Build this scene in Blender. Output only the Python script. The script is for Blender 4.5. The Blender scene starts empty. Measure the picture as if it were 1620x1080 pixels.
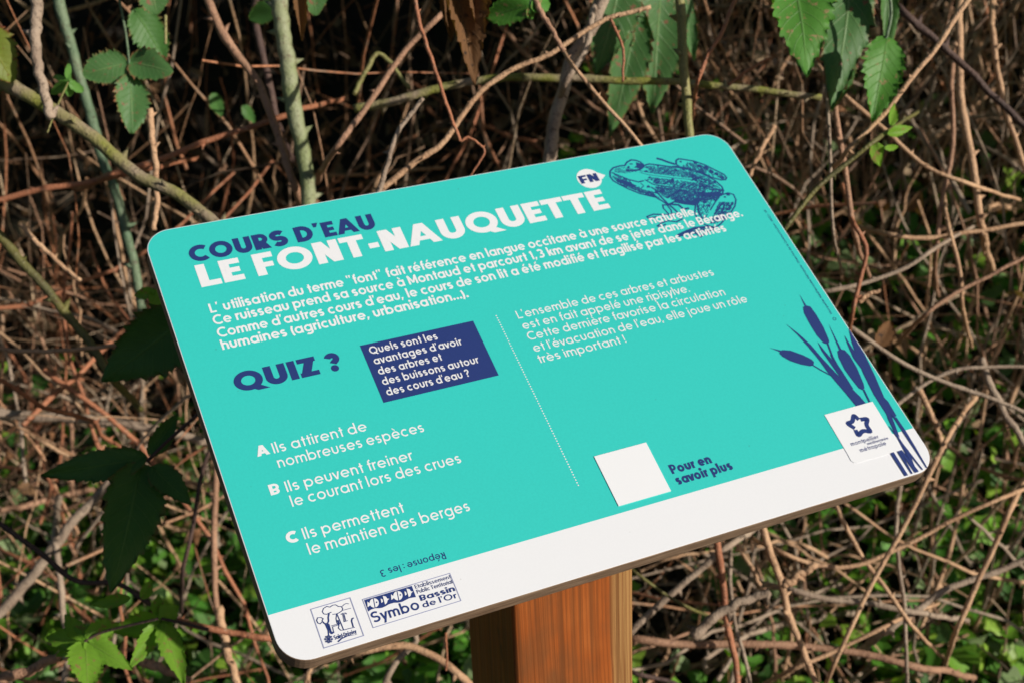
import bpy, math, random
import numpy as np
from mathutils import Vector, Matrix
SC = bpy.context.scene
COL = SC.collection
rad = math.radians
rng = np.random.default_rng(11)
random.seed(5)

# ---------------------------------------------------------------- camera
TILT = rad(31.0)                        # slope of the sign face
S3 = 0.42 / 0.594
PBL = np.array([-0.21, 0.0, 0.90])      # bottom left corner of the sign face
# measured attitude of the face seen from the camera (x right, y down, z forward)
RP = np.array([[0.90613037, -0.38114168, 0.18346327],
               [-0.20737376, -0.77829411, -0.59266719],
               [0.36867856, 0.49898827, -0.78427471]])
TP = np.array([-0.16282431, 0.23339609, 0.96347866]) * S3
FPX = 2132.23                           # focal length in pixels of a 1620 wide picture
ct, st = math.cos(TILT), math.sin(TILT)
WM = np.array([[1, 0, 0], [0, ct, -st], [0, st, ct]])     # panel -> world
RW = RP @ WM.T                                            # world -> camera
CAMP = WM @ (-RP.T @ TP) + PBL
M = np.eye(4)
M[:3, 0] = RW[0]; M[:3, 1] = -RW[1]; M[:3, 2] = -RW[2]; M[:3, 3] = CAMP
cd = bpy.data.cameras.new("camera"); cam = bpy.data.objects.new("camera", cd); COL.objects.link(cam)
cam.matrix_world = Matrix(M.tolist())
cd.sensor_width = 36.0; cd.sensor_fit = 'HORIZONTAL'; cd.lens = 36.0 * FPX / 1620.0
cd.clip_start = 0.02; cd.clip_end = 500
cd.dof.use_dof = True; cd.dof.focus_distance = 0.72; cd.dof.aperture_fstop = 13.0; cd.dof.aperture_blades = 7
SC.camera = cam

# ---------------------------------------------------------------- sun and sky
SUN_EL, SUN_AZ = 22.0, 38.0             # azimuth: to the right of straight out from the sign's front
sd = np.array([math.cos(rad(SUN_EL)) * math.sin(rad(SUN_AZ)), -math.cos(rad(SUN_EL)) * math.cos(rad(SUN_AZ)), math.sin(rad(SUN_EL))])
w = bpy.data.worlds.new("World"); SC.world = w; w.use_nodes = True
nt = w.node_tree
sky = nt.nodes.new('ShaderNodeTexSky'); sky.sky_type = 'NISHITA'; sky.sun_disc = False
sky.sun_elevation = rad(SUN_EL); sky.sun_rotation = math.atan2(sd[0], sd[1])
nt.links.new(sky.outputs[0], nt.nodes['Background'].inputs[0])
nt.nodes['Background'].inputs[1].default_value = 0.05
sl = bpy.data.lights.new("sun", 'SUN'); so = bpy.data.objects.new("sun", sl); COL.objects.link(so)
sl.energy = 4.9; sl.angle = rad(0.53); sl.color = (1.0, 0.92, 0.80)
so.rotation_euler = Vector(sd.tolist()).to_track_quat('Z', 'Y').to_euler()
SC.view_settings.view_transform = 'Standard'; SC.view_settings.look = 'None'
SC.view_settings.gamma = 1.0; SC.view_settings.exposure = 0.0; SC.view_settings.use_curve_mapping = False
try:
    SC.cycles.max_bounces = 6; SC.cycles.diffuse_bounces = 3; SC.cycles.transparent_max_bounces = 4
except Exception:
    pass

# ---------------------------------------------------------------- measuring helpers
def ray(px, py):
    return RW.T @ np.array([(px - 810) / FPX, (py - 540) / FPX, 1.0])
def at(px, py, d):
    """world point seen at that pixel of the photograph, d metres in front of the camera"""
    return CAMP + ray(px, py) * d
def onp(px, py):
    """photograph pixel -> place on the sign's face (metres from its bottom left corner)"""
    r = WM.T @ ray(px, py); c = WM.T @ (CAMP - PBL)
    p = c - r * (c[2] / r[2])
    return p[0], p[1]
def Z(ox, oy, k):
    """converter for a magnified crop of the photograph"""
    return lambda pts: [onp(ox + x / k, oy + y / k) for x, y in pts]

# ---------------------------------------------------------------- object helpers
def tag(o, label=None, cat=None, group=None, kind=None):
    if label: o['label'] = label
    if cat: o['category'] = cat
    if group: o['group'] = group
    if kind: o['kind'] = kind
    return o
def empty(name, loc=(0, 0, 0)):
    o = bpy.data.objects.new(name, None); COL.objects.link(o); o.location = loc; o.empty_display_size = 0.05
    return o
def mesh(name, V, F, mat, parent=None, smooth=False, tint=None, uv=None):
    me = bpy.data.meshes.new(name)
    me.from_pydata([tuple(map(float, v)) for v in V], [], [tuple(map(int, f)) for f in F]) if not isinstance(V, np.ndarray) else fast(me, V, F)
    if smooth: me.polygons.foreach_set('use_smooth', [True] * len(me.polygons))
    if tint is not None:
        a = me.color_attributes.new('tint', 'FLOAT_COLOR', 'POINT'); c = np.ones((len(V), 4), np.float32); c[:, :3] = tint
        a.data.foreach_set('color', c.ravel())
    if uv is not None:
        a = me.attributes.new('luv', 'FLOAT_VECTOR', 'POINT'); c = np.zeros((len(V), 3), np.float32); c[:, :2] = uv
        a.data.foreach_set('vector', c.ravel())
    me.materials.append(mat); me.update()
    o = bpy.data.objects.new(name, me); COL.objects.link(o)
    if parent: o.parent = parent
    return o
def fast(me, V, F):
    F = np.asarray(F, dtype=np.int32)
    n, k = F.shape
    me.vertices.add(len(V)); me.vertices.foreach_set('co', np.asarray(V, np.float32).ravel())
    me.loops.add(n * k); me.loops.foreach_set('vertex_index', F.ravel())
    me.polygons.add(n); me.polygons.foreach_set('loop_start', np.arange(0, n * k, k, dtype=np.int32))
    me.update(calc_edges=True)

# ---------------------------------------------------------------- materials
class N:
    def __init__(s, name):
        s.m = bpy.data.materials.new(name); s.m.use_nodes = True; s.t = s.m.node_tree
        s.b = s.t.nodes['Principled BSDF']; s.out = s.t.nodes['Material Output']
    def n(s, typ, ins=None, **kw):
        x = s.t.nodes.new(typ)
        for k, v in kw.items(): setattr(x, k, v)
        for k, v in (ins or {}).items():
            if isinstance(v, bpy.types.NodeSocket): s.t.links.new(v, x.inputs[k])
            else: x.inputs[k].default_value = v
        return x
    def l(s, a, b): s.t.links.new(a, b)
    def set(s, **kw):
        for k, v in kw.items():
            k = k.replace('_', ' ')
            if isinstance(v, bpy.types.NodeSocket): s.l(v, s.b.inputs[k])
            else: s.b.inputs[k].default_value = v
    def noise(s, vec, scale, detail=3, rough=.5, dist=0.0):
        x = s.n('ShaderNodeTexNoise', {'Scale': scale, 'Detail': detail, 'Roughness': rough, 'Distortion': dist})
        if vec is not None: s.l(vec, x.inputs['Vector'])
        return x.outputs['Fac']
    def ramp(s, fac, stops, interp='LINEAR'):
        r = s.n('ShaderNodeValToRGB', {'Fac': fac}); e = r.color_ramp; e.interpolation = interp
        while len(e.elements) < len(stops): e.elements.new(.5)
        for q, (p, c) in zip(e.elements, stops):
            q.position = p; q.color = (*c, 1) if len(c) == 3 else (c[0],) * 3 + (1,)
        return r.outputs['Color']
    def mix(s, f, a, b, mode='MIX'):
        x = s.n('ShaderNodeMix', data_type='RGBA', blend_type=mode)
        for i, v in ((0, f), (6, a), (7, b)):
            if isinstance(v, bpy.types.NodeSocket): s.l(v, x.inputs[i])
            elif i == 0: x.inputs[0].default_value = v
            else: x.inputs[i].default_value = (*v, 1)
        return x.outputs[2]
    def math(s, op, a, b=0.0, c=0.0):
        x = s.n('ShaderNodeMath', operation=op)
        for i, v in enumerate((a, b, c)):
            if isinstance(v, bpy.types.NodeSocket): s.l(v, x.inputs[i])
            else: x.inputs[i].default_value = v
        return x.outputs[0]
    def bump(s, h, strength, dist=.001):
        x = s.n('ShaderNodeBump', {'Height': h, 'Strength': strength, 'Distance': dist}); s.l(x.outputs[0], s.b.inputs['Normal'])
    def obj(s): return s.n('ShaderNodeTexCoord').outputs['Object']
    def map(s, vec, sc=(1, 1, 1), rot=(0, 0, 0)):
        x = s.n('ShaderNodeMapping', {'Vector': vec, 'Scale': sc, 'Rotation': rot}); return x.outputs[0]

def print_mat(name, col, rough=.42, spec=.35, grain=.20):
    k = N(name); o = k.obj()
    g = k.ramp(k.noise(o, 650, 3, .7), [(.35, (0,)), (.65, (1,))]); d = k.noise(o, 9, 4, .6)
    c = k.mix(k.math('MULTIPLY', g, grain), col, tuple(min(1, x * .72) for x in col))
    c = k.mix(k.math('MULTIPLY', d, .17), c, tuple(x * .8 + .03 for x in col))
    sp = k.n('ShaderNodeTexVoronoi', {'Vector': o, 'Scale': 55.0}, feature='F1').outputs['Distance']
    c = k.mix(k.ramp(sp, [(0.0, (.55,)), (.035, (0,))]), c, (.05, .05, .03))
    k.set(Base_Color=c, Roughness=rough, Specular_IOR_Level=spec)
    k.bump(k.noise(o, 900, 2, .6), .12, .0002)
    return k.m
TEAL = print_mat('teal_print', (.034, .565, .530))
WHITE = print_mat('white_print', (.750, .775, .830), grain=.05)
LETTER = print_mat('white_lettering', (.75, .775, .825), grain=.06)
NAVY = print_mat('navy_print', (.019, .040, .180))
FAINT = print_mat('faint_blue_print', (.30, .33, .52))
FROGB = print_mat('blue_hatching_print', (.016, .055, .205))
k = N('sticker_vinyl'); k.set(Base_Color=(.77, .795, .845, 1), Roughness=.3); VINYL = k.m

def core_mat():
    k = N('brown_laminate_core'); o = k.obj()
    v = k.map(o, (30, 30, 2600)); a = k.noise(v, 1.0, 3, .6)
    b = k.noise(k.map(o, (40, 40, 400)), 1.0, 4, .65)
    c = k.ramp(b, [(.3, (.17, .108, .066)), (.55, (.31, .21, .14)), (.75, (.44, .32, .22))])
    c = k.mix(k.ramp(a, [(.4, (.4,)), (.65, (0,))]), c, (.055, .035, .02), 'MULTIPLY')
    k.set(Base_Color=c, Roughness=.6); k.bump(a, .3, .0004); return k.m
CORE = core_mat()

def post_mat():
    k = N('stained_pine'); o = k.obj()
    wob = k.noise(k.map(o, (8, 8, 2.2)), 1.0, 2)
    sx = k.n('ShaderNodeSeparateXYZ', {'Vector': o})
    x = k.math('ADD', sx.outputs[0], k.math('MULTIPLY', wob, .010))
    y = k.math('ADD', sx.outputs[1], k.math('MULTIPLY', wob, .008))
    cv = k.n('ShaderNodeCombineXYZ', {'X': x, 'Y': y, 'Z': 0.0}).outputs[0]
    vz = k.math('MULTIPLY', sx.outputs[2], .015)
    cv2 = k.n('ShaderNodeCombineXYZ', {'X': x, 'Y': y, 'Z': vz}).outputs[0]
    grain = k.noise(k.map(cv2, (330, 330, 300)), 1.0, 4, .7)
    ring = k.noise(k.map(cv2, (420, 420, 60)), 1.0, 2, .5)
    fine = k.noise(k.map(o, (1800, 1800, 60)), 1.0, 2, .6)
    patch = k.noise(k.map(o, (30, 30, 16)), 1.0, 3, .6)
    base = k.ramp(patch, [(.28, (.21, .072, .020)), (.5, (.36, .088, .013)), (.72, (.43, .120, .022))])
    # paler sapwood strip along the right edge
    sap = k.ramp(x, [(.0, (0,)), (.0335, (0,)), (.0345, (1,)), (.06, (1,))])
    base = k.mix(sap, base, (.42, .235, .085))
    c = k.mix(k.ramp(grain, [(.36, (.55,)), (.5, (0,))]), base, (.14, .040, .008))
    c = k.mix(k.ramp(ring, [(.42, (.55,)), (.5, (0,))]), c, (.13, .045, .012))
    c = k.mix(k.math('MULTIPLY', fine, .25), c, (.12, .05, .02))
    fr = k.math('FRACT', k.math('MULTIPLY', k.math('ADD', k.math('ADD', x, y), k.math('MULTIPLY', grain, .0022)), 330.0))
    c = k.mix(k.ramp(fr, [(.0, (.0,)), (.55, (.12,)), (.82, (.62,)), (.95, (.0,))]), c, (.15, .040, .008))
    sp = k.noise(k.map(o, (60, 60, 30)), 1.0, 2, .5)
    c = k.mix(k.ramp(sp, [(.68, (0,)), (.74, (.6,))]), c, (.05, .03, .015))
    k.set(Base_Color=c, Roughness=.55, Specular_IOR_Level=.35)
    k.bump(k.math('ADD', grain, ring), .5, .0008)
    return k.m
POSTM = post_mat()
# ================================================================ lettering drawn as strokes on the sign face
def arc(cx, cy, rx, ry, a0, a1, n=None):
    n = n or max(5, int(abs(a1 - a0) / 14))
    return [(cx + rx * math.cos(rad(a0 + (a1 - a0) * i / n)), cy + ry * math.sin(rad(a0 + (a1 - a0) * i / n))) for i in range(n + 1)]
def glyph(ch, w, cap=.70):
    """returns (advance, shapes); a shape is ('R', points, width) or ('P', polygon). Unit: em."""
    X = .50; A = .74; D = -.20; sb = .055 if w < .13 else .03; h = w * (.84 if w > .12 else .95)
    R = lambda pts, ww=None: ('R', pts, ww or w)
    def dg(x0, y0, x1, y1, hw):           # diagonal bar cut level at both ends
        return ('P', [(x0 - hw, y0), (x0 + hw, y0), (x1 + hw, y1), (x1 - hw, y1)])
    dot = lambda x, y, r=None: ('P', arc(x, y, r or w * .62, r or w * .62, 0, 345, 14))
    acc = {'é': ('e', 1), 'è': ('e', -1), 'à': ('a', -1), 'ê': ('e', 2), 'ô': ('o', 2), 'É': ('E', 1)}
    if ch in acc:
        b, t = acc[ch]; ad, sh = glyph(b, w, cap); c = ad / 2; y = X + .07; q = w * .68
        if t == 1: sh = sh + [R([(c - .05, y), (c + .09, y + .16)], q)]
        elif t == -1: sh = sh + [R([(c + .05, y), (c - .09, y + .16)], q)]
        else: sh = sh + [R([(c - .10, y), (c, y + .11), (c + .10, y)], q)]
        return ad, sh
    r = X / 2 - h / 2 + .006; rx = X / 2 - w / 2 + .012
    cx = sb + w / 2 + rx; cy = X / 2
    full = [arc(cx, cy, rx, r, 90, 450, 28)]
    W0 = 2 * cx
    if ch == ' ': return .22, []
    if ch == 'o': return W0, [R(full[0], (w + h) / 2)]
    if ch in 'adq': 
        xs = cx + rx; top = {'a': X, 'd': A, 'q': X}[ch]; bot = D if ch == 'q' else 0
        return xs + w / 2 + sb, [R(full[0], (w + h) / 2), R([(xs, bot), (xs, top)])]
    if ch == 'g':
        xs = cx + rx
        return xs + w / 2 + sb, [R(full[0], (w + h) / 2), R([(xs, X), (xs, -.02)] + arc(xs - rx, -.03, rx, .17 - h / 2 + .03, 0, -140))]
    if ch in 'bp':
        xs = sb + w / 2; c2 = xs + rx
        return c2 + rx + w / 2 + sb, [R(arc(c2, cy, rx, r, 90, 450, 28), (w + h) / 2), R([(xs, A if ch == 'b' else X), (xs, 0 if ch == 'b' else D)])]
    if ch == 'c': return W0 - .07, [R(arc(cx, cy, rx, r, 48, 312), (w + h) / 2)]
    if ch == 'e': return W0 - .01, [R(arc(cx, cy, rx, r, 0, 318), (w + h) / 2), R([(cx - rx, cy - .005), (cx + rx + w / 2, cy - .005)], h * .85)]
    if ch in 'nmhur':
        xs = sb + w / 2; ra = .185 - w * .25 + (.0 if ch != 'm' else -.015); ya = X - h / 2 - (ra)
        if ch == 'u':
            return xs + 2 * ra + w / 2 + sb, [R([(xs, X), (xs, ra + h / 2)] + arc(xs + ra, ra + h / 2, ra, ra, 180, 360) + [(xs + 2 * ra, X)])]
        if ch == 'r':
            return xs + ra * 1.2 + w * .15, [R([(xs, 0), (xs, X)]), R(arc(xs + ra, ya, ra, ra, 180, 75))]
        s_ = [R([(xs, 0), (xs, A if ch == 'h' else X)]), R(arc(xs + ra, ya, ra, ra, 180, 0) + [(xs + 2 * ra, 0)])]
        if ch == 'm':
            s_.append(R(arc(xs + 3 * ra, ya, ra, ra, 180, 0) + [(xs + 4 * ra, 0)])); return xs + 4 * ra + w / 2 + sb, s_
        return xs + 2 * ra + w / 2 + sb, s_
    if ch in 'li1|':
        xs = sb + w / 2
        if ch == 'l': return 2 * xs, [R([(xs, 0), (xs, A)])]
        if ch == 'i': return 2 * xs, [R([(xs, 0), (xs, X)]), dot(xs, X + .15)]
        if ch == '1': return 2 * xs + .10, [R([(xs + .08, 0), (xs + .08, cap)]), R([(xs + .08, cap - w * .6), (xs - .04, cap - .14)], w * .85)]
    if ch == 'j':
        xs = sb + w / 2 + .02; return xs + w / 2 + sb, [R([(xs, D), (xs, X)]), dot(xs, X + .15)]
    if ch == 't':
        xs = sb + w / 2 + .085; return xs + .11 + w * .2, [R([(xs, 0), (xs, .66)]), R([(xs - .11 - w * .1, X - h / 2), (xs + .11 + w * .1, X - h / 2)], h * .9)]
    if ch == 'f':
        xs = sb + w / 2 + .06; q = .12
        return xs + .12 + w * .1, [R([(xs, 0), (xs, A - q - h / 2)] + arc(xs + q, A - q - h / 2, q, q, 180, 85)), R([(xs - .10, X - h / 2), (xs + .13, X - h / 2)], h * .9)]
    if ch in 'sS3':
        H = X if ch == 's' else cap; rr = (H - h) / 4 + .004; k_ = 1.22 if ch == 's' else 1.30; c2 = sb + w / 2 + rr * k_
        u, d = H / 2 + rr - .004, H / 2 - rr + .004
        if ch == '3':
            return 2 * c2, [R(arc(c2, u, rr * k_ * .9, rr, 140, -90)), R(arc(c2, d, rr * k_, rr, 90, -140))]
        return 2 * c2, [R(arc(c2, u, rr * k_, rr, 35, 262) + arc(c2, d, rr * k_, rr, 82, -145))]
    if ch == 'k': return .42, [R([(sb + w / 2, 0), (sb + w / 2, A)]), dg(sb + w, .20, .34, X, w * .62), dg(.37, 0, .19, .30, w * .62)]
    if ch == 'v': return .44, [dg(.22, 0, .05, X, w * .55), dg(.22, 0, .39, X, w * .55)]
    if ch == 'y': return .44, [dg(.22, 0, .05, X, w * .55), dg(.14, D, .39, X, w * .55)]
    if ch == 'x': return .42, [dg(.05, 0, .37, X, w * .58), dg(.37, 0, .05, X, w * .58)]
    if ch == 'z': return .40, [R([(.05, X - h / 2), (.36, X - h / 2)], h), R([(.05, h / 2), (.37, h / 2)], h), dg(.10, h * .6, .30, X - h * .6, w * .6)]
    if ch in "'’": return w + .07, [('P', [(.035, A), (.035 + w, A), (.035 + w * .55, A - .20), (.035 + w * .1, A - .20)])]
    if ch == '"': return 2 * w + .13, [('P', [(.04, A), (.04 + w, A), (.04 + w * .7, A - .2), (.04 + w * .2, A - .2)]), ('P', [(.08 + w, A), (.08 + 2 * w, A), (.08 + 1.7 * w, A - .2), (.08 + 1.2 * w, A - .2)])]
    if ch == '.': return w + .09, [dot(.045 + w / 2, w * .6)]
    if ch == ',': return w + .10, [('P', [(.05, w), (.05 + w, w), (.04 + w * .4, -.10), (.0 + w * .1, -.10)])]
    if ch == ':': return w + .10, [dot(.05 + w / 2, w * .6), dot(.05 + w / 2, .38)]
    if ch == '!': return w + .12, [dot(.06 + w / 2, w * .6), ('P', [(.06 + w * .15, .20), (.06 + w * .85, .20), (.06 + w, cap), (.06, cap)])]
    if ch == '(': return .22, [R(arc(.30, .27, .20, .46, 130, 230))]
    if ch == ')': return .22, [R(arc(-.08, .27, .20, .46, 50, -50))]
    if ch in '-': return .30, [R([(.04, .27), (.26, .27)], h)]
    if ch == '/': return .36, [dg(.04, -.05, .32, .75, w * .5)]
    if ch == '?':
        q = .155 - w * .15; c2 = q + w * .5 + .02
        return .40, [R(arc(c2, cap - q - w / 2, q * 1.1, q, 165, -55) + [(c2 - .005, .30), (c2 - .01, w * 1.15 + .06)]), dot(c2 - .01, w * .55)]
    # capitals
    r2 = cap / 2 - h / 2 + .006; c2x = sb + w / 2 + r2 * (1.02 if w > .13 else 1.0)
    if ch in 'OQ':
        s_ = [R(arc(c2x, cap / 2, r2 * 1.02, r2, 90, 450, 36), (w + h) / 2)]
        if ch == 'Q': s_.append(dg(c2x + .27 + w * .25, -.07, c2x + .03, .17, w * .75))
        return 2 * c2x, s_
    if ch == '0': return .50, [R(arc(.25, cap / 2, .20 - w / 2, r2, 90, 450, 30))]
    if ch == '4': return .50, [R([(.34, 0), (.34, cap)]), R([(.03, .18), (.47, .18)], h), dg(.07, .15, .31, cap, w * .6)]
    if ch == '2': return .46, [R(arc(.22, cap - .18, .18 - w / 2, .18 - h / 2, 170, -40) + [(.07, h / 2)]), R([(.04, h / 2), (.42, h / 2)], h)]
    if ch == 'C': return 2 * c2x - .16, [R(arc(c2x, cap / 2, r2 * 1.02, r2, 50, 310, 24), (w + h) / 2)]
    if ch == 'U':
        q = .225 - w * .22; xs = sb + w / 2
        return 2 * xs + 2 * q, [R([(xs, cap), (xs, q + h / 2)] + arc(xs + q, q + h / 2, q, q, 180, 360, 14) + [(xs + 2 * q, cap)])]
    if ch == 'D':
        xs = sb + w / 2; q = cap / 2 - h / 2
        return xs + .13 + q * .98 + w / 2 + sb, [R([(xs, 0), (xs, cap)]), R([(xs, cap - h / 2), (xs + .13, cap - h / 2)] + arc(xs + .13, cap / 2, q * .98, q, 90, -90, 18) + [(xs + .13, h / 2), (xs, h / 2)], (w + h) / 2 if w > .1 else w)]
    if ch in 'PRB':
        xs = sb + w / 2; q = .195 - h * .25; x1 = xs + .15; yc = cap - h / 2 - q
        s_ = [R([(xs, 0), (xs, cap)]), R([(xs, cap - h / 2), (x1, cap - h / 2)] + arc(x1, yc, q, q, 90, -90, 14) + [(xs, yc - q)], h)]
        if ch == 'R': s_.append(dg(x1 + q * .75 + w * .1, 0, x1 - .03, yc - q + h * .4, w * .68))
        if ch == 'B':
            q2 = (yc - q - h / 2 + .0) / 2; s_.append(R([(xs, yc - q), (x1 + .01, yc - q)] + arc(x1 + .01, h / 2 + q2, q2 * 1.1, q2, 90, -90, 14) + [(xs, h / 2)], h))
        return x1 + q + w / 2 + sb * .8, s_
    if ch in 'LEF':
        xs = sb + w / 2; L_ = .36 + w * .35; s_ = [R([(xs, 0), (xs, cap)])]
        if ch in 'LE': s_.append(R([(xs, h / 2), (sb + L_, h / 2)], h))
        if ch in 'EF': s_ += [R([(xs, cap - h / 2), (sb + L_ - .01, cap - h / 2)], h), R([(xs, cap / 2 - (.0 if ch == 'E' else .03)), (sb + L_ - .04, cap / 2 - (.0 if ch == 'E' else .03))], h * .92)]
        return sb + L_ + sb * .6, s_
    if ch == 'T': return .50 + w * .3, [R([(.25 + w * .15, 0), (.25 + w * .15, cap)]), R([(.015, cap - h / 2), (.485 + w * .3, cap - h / 2)], h)]
    if ch == 'I': return 2 * sb + w, [R([(sb + w / 2, 0), (sb + w / 2, cap)])]
    if ch == 'A':
        q = .33 + w * .22; return 2 * q, [dg(w * .5 + .005, 0, q, cap, w * .52), dg(2 * q - w * .5 - .005, 0, q, cap, w * .52), R([(q * .55, .20), (q * 1.45, .20)], h * .8)]
    if ch == 'N':
        W1 = .42 + w * .6; return W1 + 2 * sb, [R([(sb + w / 2, 0), (sb + w / 2, cap)]), R([(sb + W1 - w / 2, 0), (sb + W1 - w / 2, cap)]), dg(sb + W1 - w * .55, 0, sb + w * .55, cap, w * .55)]
    if ch == 'M':
        W1 = .56 + w * .6; c = sb + W1 / 2
        return W1 + 2 * sb, [R([(sb + w / 2, 0), (sb + w / 2, cap)]), R([(sb + W1 - w / 2, 0), (sb + W1 - w / 2, cap)]), dg(c, .1, sb + w * .5, cap, w * .5), dg(c, .1, sb + W1 - w * .5, cap, w * .5)]
    if ch == 'Y': return .56, [R([(.28, 0), (.28, .32)]), dg(.28, .28, .05, cap, w * .58), dg(.28, .28, .51, cap, w * .58)]
    if ch == 'Z':
        W1 = .44 + w * .25; return W1 + .06, [R([(.03, cap - h / 2), (.03 + W1 - .01, cap - h / 2)], h), R([(.03, h / 2), (.03 + W1, h / 2)], h), dg(.03 + w * .6, h * .3, W1 - w * .55, cap - h * .3, w * .62)]
    return .3, []

def ribbon(pts, w):
    pts = [p for a, p in enumerate(pts) if a == 0 or math.hypot(p[0] - pts[a - 1][0], p[1] - pts[a - 1][1]) > 1e-7]
    P = np.array(pts, float); closed = np.hypot(*(P[0] - P[-1])) < 1e-6 and len(P) > 3
    if closed: P = P[:-1]
    n = len(P); V = []
    for i in range(n):
        a = P[i] - P[i - 1] if (i > 0 or closed) else P[1] - P[0]
        b = P[(i + 1) % n] - P[i] if (i < n - 1 or closed) else P[-1] - P[-2]
        a = a / (np.hypot(*a) + 1e-12); b = b / (np.hypot(*b) + 1e-12)
        t = a + b; L = np.hypot(*t)
        if L < 1e-6: t = a; L = 1
        t = t / L; nrm = np.array([-t[1], t[0]]); c = max(.45, float(nrm @ np.array([-a[1], a[0]])))
        V += [P[i] + nrm * w / 2 / c, P[i] - nrm * w / 2 / c]
    F = [(2 * i, 2 * i + 1, 2 * i + 3, 2 * i + 2) for i in range(n - 1)]
    if closed: F.append((2 * n - 2, 2 * n - 1, 1, 0))
    return V, F
class Ink:
    """collects flat printed shapes lying on the face; each stroke 0.012 mm above the one before"""
    def __init__(s, z=.00035, step=.000012): s.V = []; s.F = []; s.z0 = z; s.st = step
    def add(s, V, F, lv=None):
        b = len(s.V); z = s.z0 + s.st * (lv or 0)
        s.V += [(float(x), float(y), z) for x, y in V]
        for f in F:
            p = [V[i] for i in f]; ar = sum(p[i][0] * p[(i + 1) % len(p)][1] - p[(i + 1) % len(p)][0] * p[i][1] for i in range(len(p)))
            s.F.append(tuple(b + i for i in (f if ar > 0 else f[::-1])))
    def line(s, pts, w, lv=0): s.add(*ribbon(pts, w), lv=lv)
    def poly(s, pts, lv=0): s.add(list(pts), [tuple(range(len(pts)))], lv=lv)
    def text(s, txt, x0, x1, y, cap_h, w, cap=.70, flip=False):
        em = cap_h / cap; x = 0; items = []
        for ch in txt:
            ad, sh = glyph(ch, w, cap); items.append((x, sh)); x += ad
        lo, hi = 1e9, -1e9
        for ox, sh in items:
            for q in sh:
                V = ribbon(q[1], q[2])[0] if q[0] == 'R' else q[1]
                lo = min(lo, min(v[0] for v in V) + ox); hi = max(hi, max(v[0] for v in V) + ox)
        kx = (x1 - x0) / (hi - lo)
        s.kx = kx / em
        for ox, sh in items:
            for i, q in enumerate(sh):
                V, F = ribbon(q[1], q[2]) if q[0] == 'R' else (q[1], [tuple(range(len(q[1])))])
                V2 = [(((vx + ox) - lo) * kx, vy * em) for vx, vy in V]
                V2 = [(x1 - a, y - b) if flip else (x0 + a, y + b) for a, b in V2]
                s.add(V2, F, lv=i)
    def make(s, name, mat, parent): return mesh(name, s.V, s.F, mat, parent)

# ================================================================ the sign
sign = empty('information_sign', (0, .134, 0))
tag(sign, 'turquoise and white printed information board tilted on a wooden post', 'sign')
PW, PH, TH, CR = .42, .297, .0118, .0165
def rrect(inset, r, z, n=10):
    r = r - inset; out = []
    for cx, cy, a in ((PW - inset - r, PH - inset - r, 0), (inset + r, PH - inset - r, 90), (inset + r, inset + r, 180), (PW - inset - r, inset + r, 270)):
        out += [(cx + r * math.cos(rad(a + 90 * i / n)), cy + r * math.sin(rad(a + 90 * i / n)), z) for i in range(n + 1)]
    return out
def loft(rings):
    V = sum(rings, []); n = len(rings[0]); F = [tuple(range(n))[::-1]]
    for k_ in range(len(rings) - 1):
        F += [(k_ * n + i, k_ * n + (i + 1) % n, (k_ + 1) * n + (i + 1) % n, (k_ + 1) * n + i) for i in range(n)]
    F.append(tuple((len(rings) - 1) * n + i for i in range(n)))
    return V, F
V, F = loft([rrect(.0012, CR, -TH), rrect(.0002, CR, -TH + .0009), rrect(0, CR, -TH + .002), rrect(0, CR, -.0004), rrect(.0003, CR, -.0001)])
panel = mesh('panel', V, F, CORE, None)
panel.parent = sign; panel.location = (float(PBL[0]), float(PBL[1]) - .134, float(PBL[2])); panel.rotation_euler = (TILT, 0, 0)
V, F = loft([rrect(.0004, CR, -.00009), rrect(.0003, CR, .00004), rrect(.0006, CR, .00012)])
mesh('white_laminate', V, F, WHITE, panel)
# face: turquoise above, white band below
bl, brr = onp(423.3, 972.2)[1], onp(1446.5, 676.7)[1]
yb = (bl + brr) / 2
o_ = rrect(.0008, CR, .0002)
top = [p for p in o_ if p[1] > yb]
mesh('turquoise_face', [(PW - .0008, yb, .0002)] + top + [(.0008, yb, .0002)], [tuple(range(len(top) + 2))], TEAL, panel)

def X_(p): return onp(*p)[0]
def Y_(*ps): return sum(onp(*p)[1] for p in ps) / len(ps)
def chp(a, b): return abs(onp(*a)[1] - onp(*b)[1])
BW = dict()
cap_b = chp((328.7, 481.7), (333.5, 495.9))
cap_r = chp((815.6, 491.5), (820.1, 504.5))
inf = []
def line(txt, left, right, bases, cap_h, w, name, mat, **kw):
    i = Ink(.00030); i.text(txt, X_(left), X_(right), Y_(*bases), cap_h, w, **kw); i.make(name, mat, panel); inf.append((txt[:14], round(i.kx, 2)))
line("COURS D'EAU", (298.3, 402), (589.5, 346), [(466.7, 386), (404.3, 396.9)], chp((458.3, 362.7), (466.7, 386)), .205, 'heading_lettering', NAVY)
line("LE FONT-NAUQUETTE", (319.8, 457.4), (965, 327.7), [(319.8, 457.4), (965, 327.7)], chp((307.8, 423.1), (319.8, 457.4)), .195, 'title_lettering', LETTER)
bw = .135
line('L’ utilisation du terme "font" fait référence en langue occitane à une source naturelle.', (333.4, 495.7), (1104.2, 340), [(333.4, 495.9), (1095, 342)], cap_b, bw, 'text_line', LETTER)
line('Ce ruisseau prend sa source à Montaud et parcourt 1,3 km avant de se jeter dans le Bérange.', (336.1, 506.1), (1175.8, 342), [(343.5, 513.4), (1175, 343.2)], cap_b, bw, 'text_line', LETTER)
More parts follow.
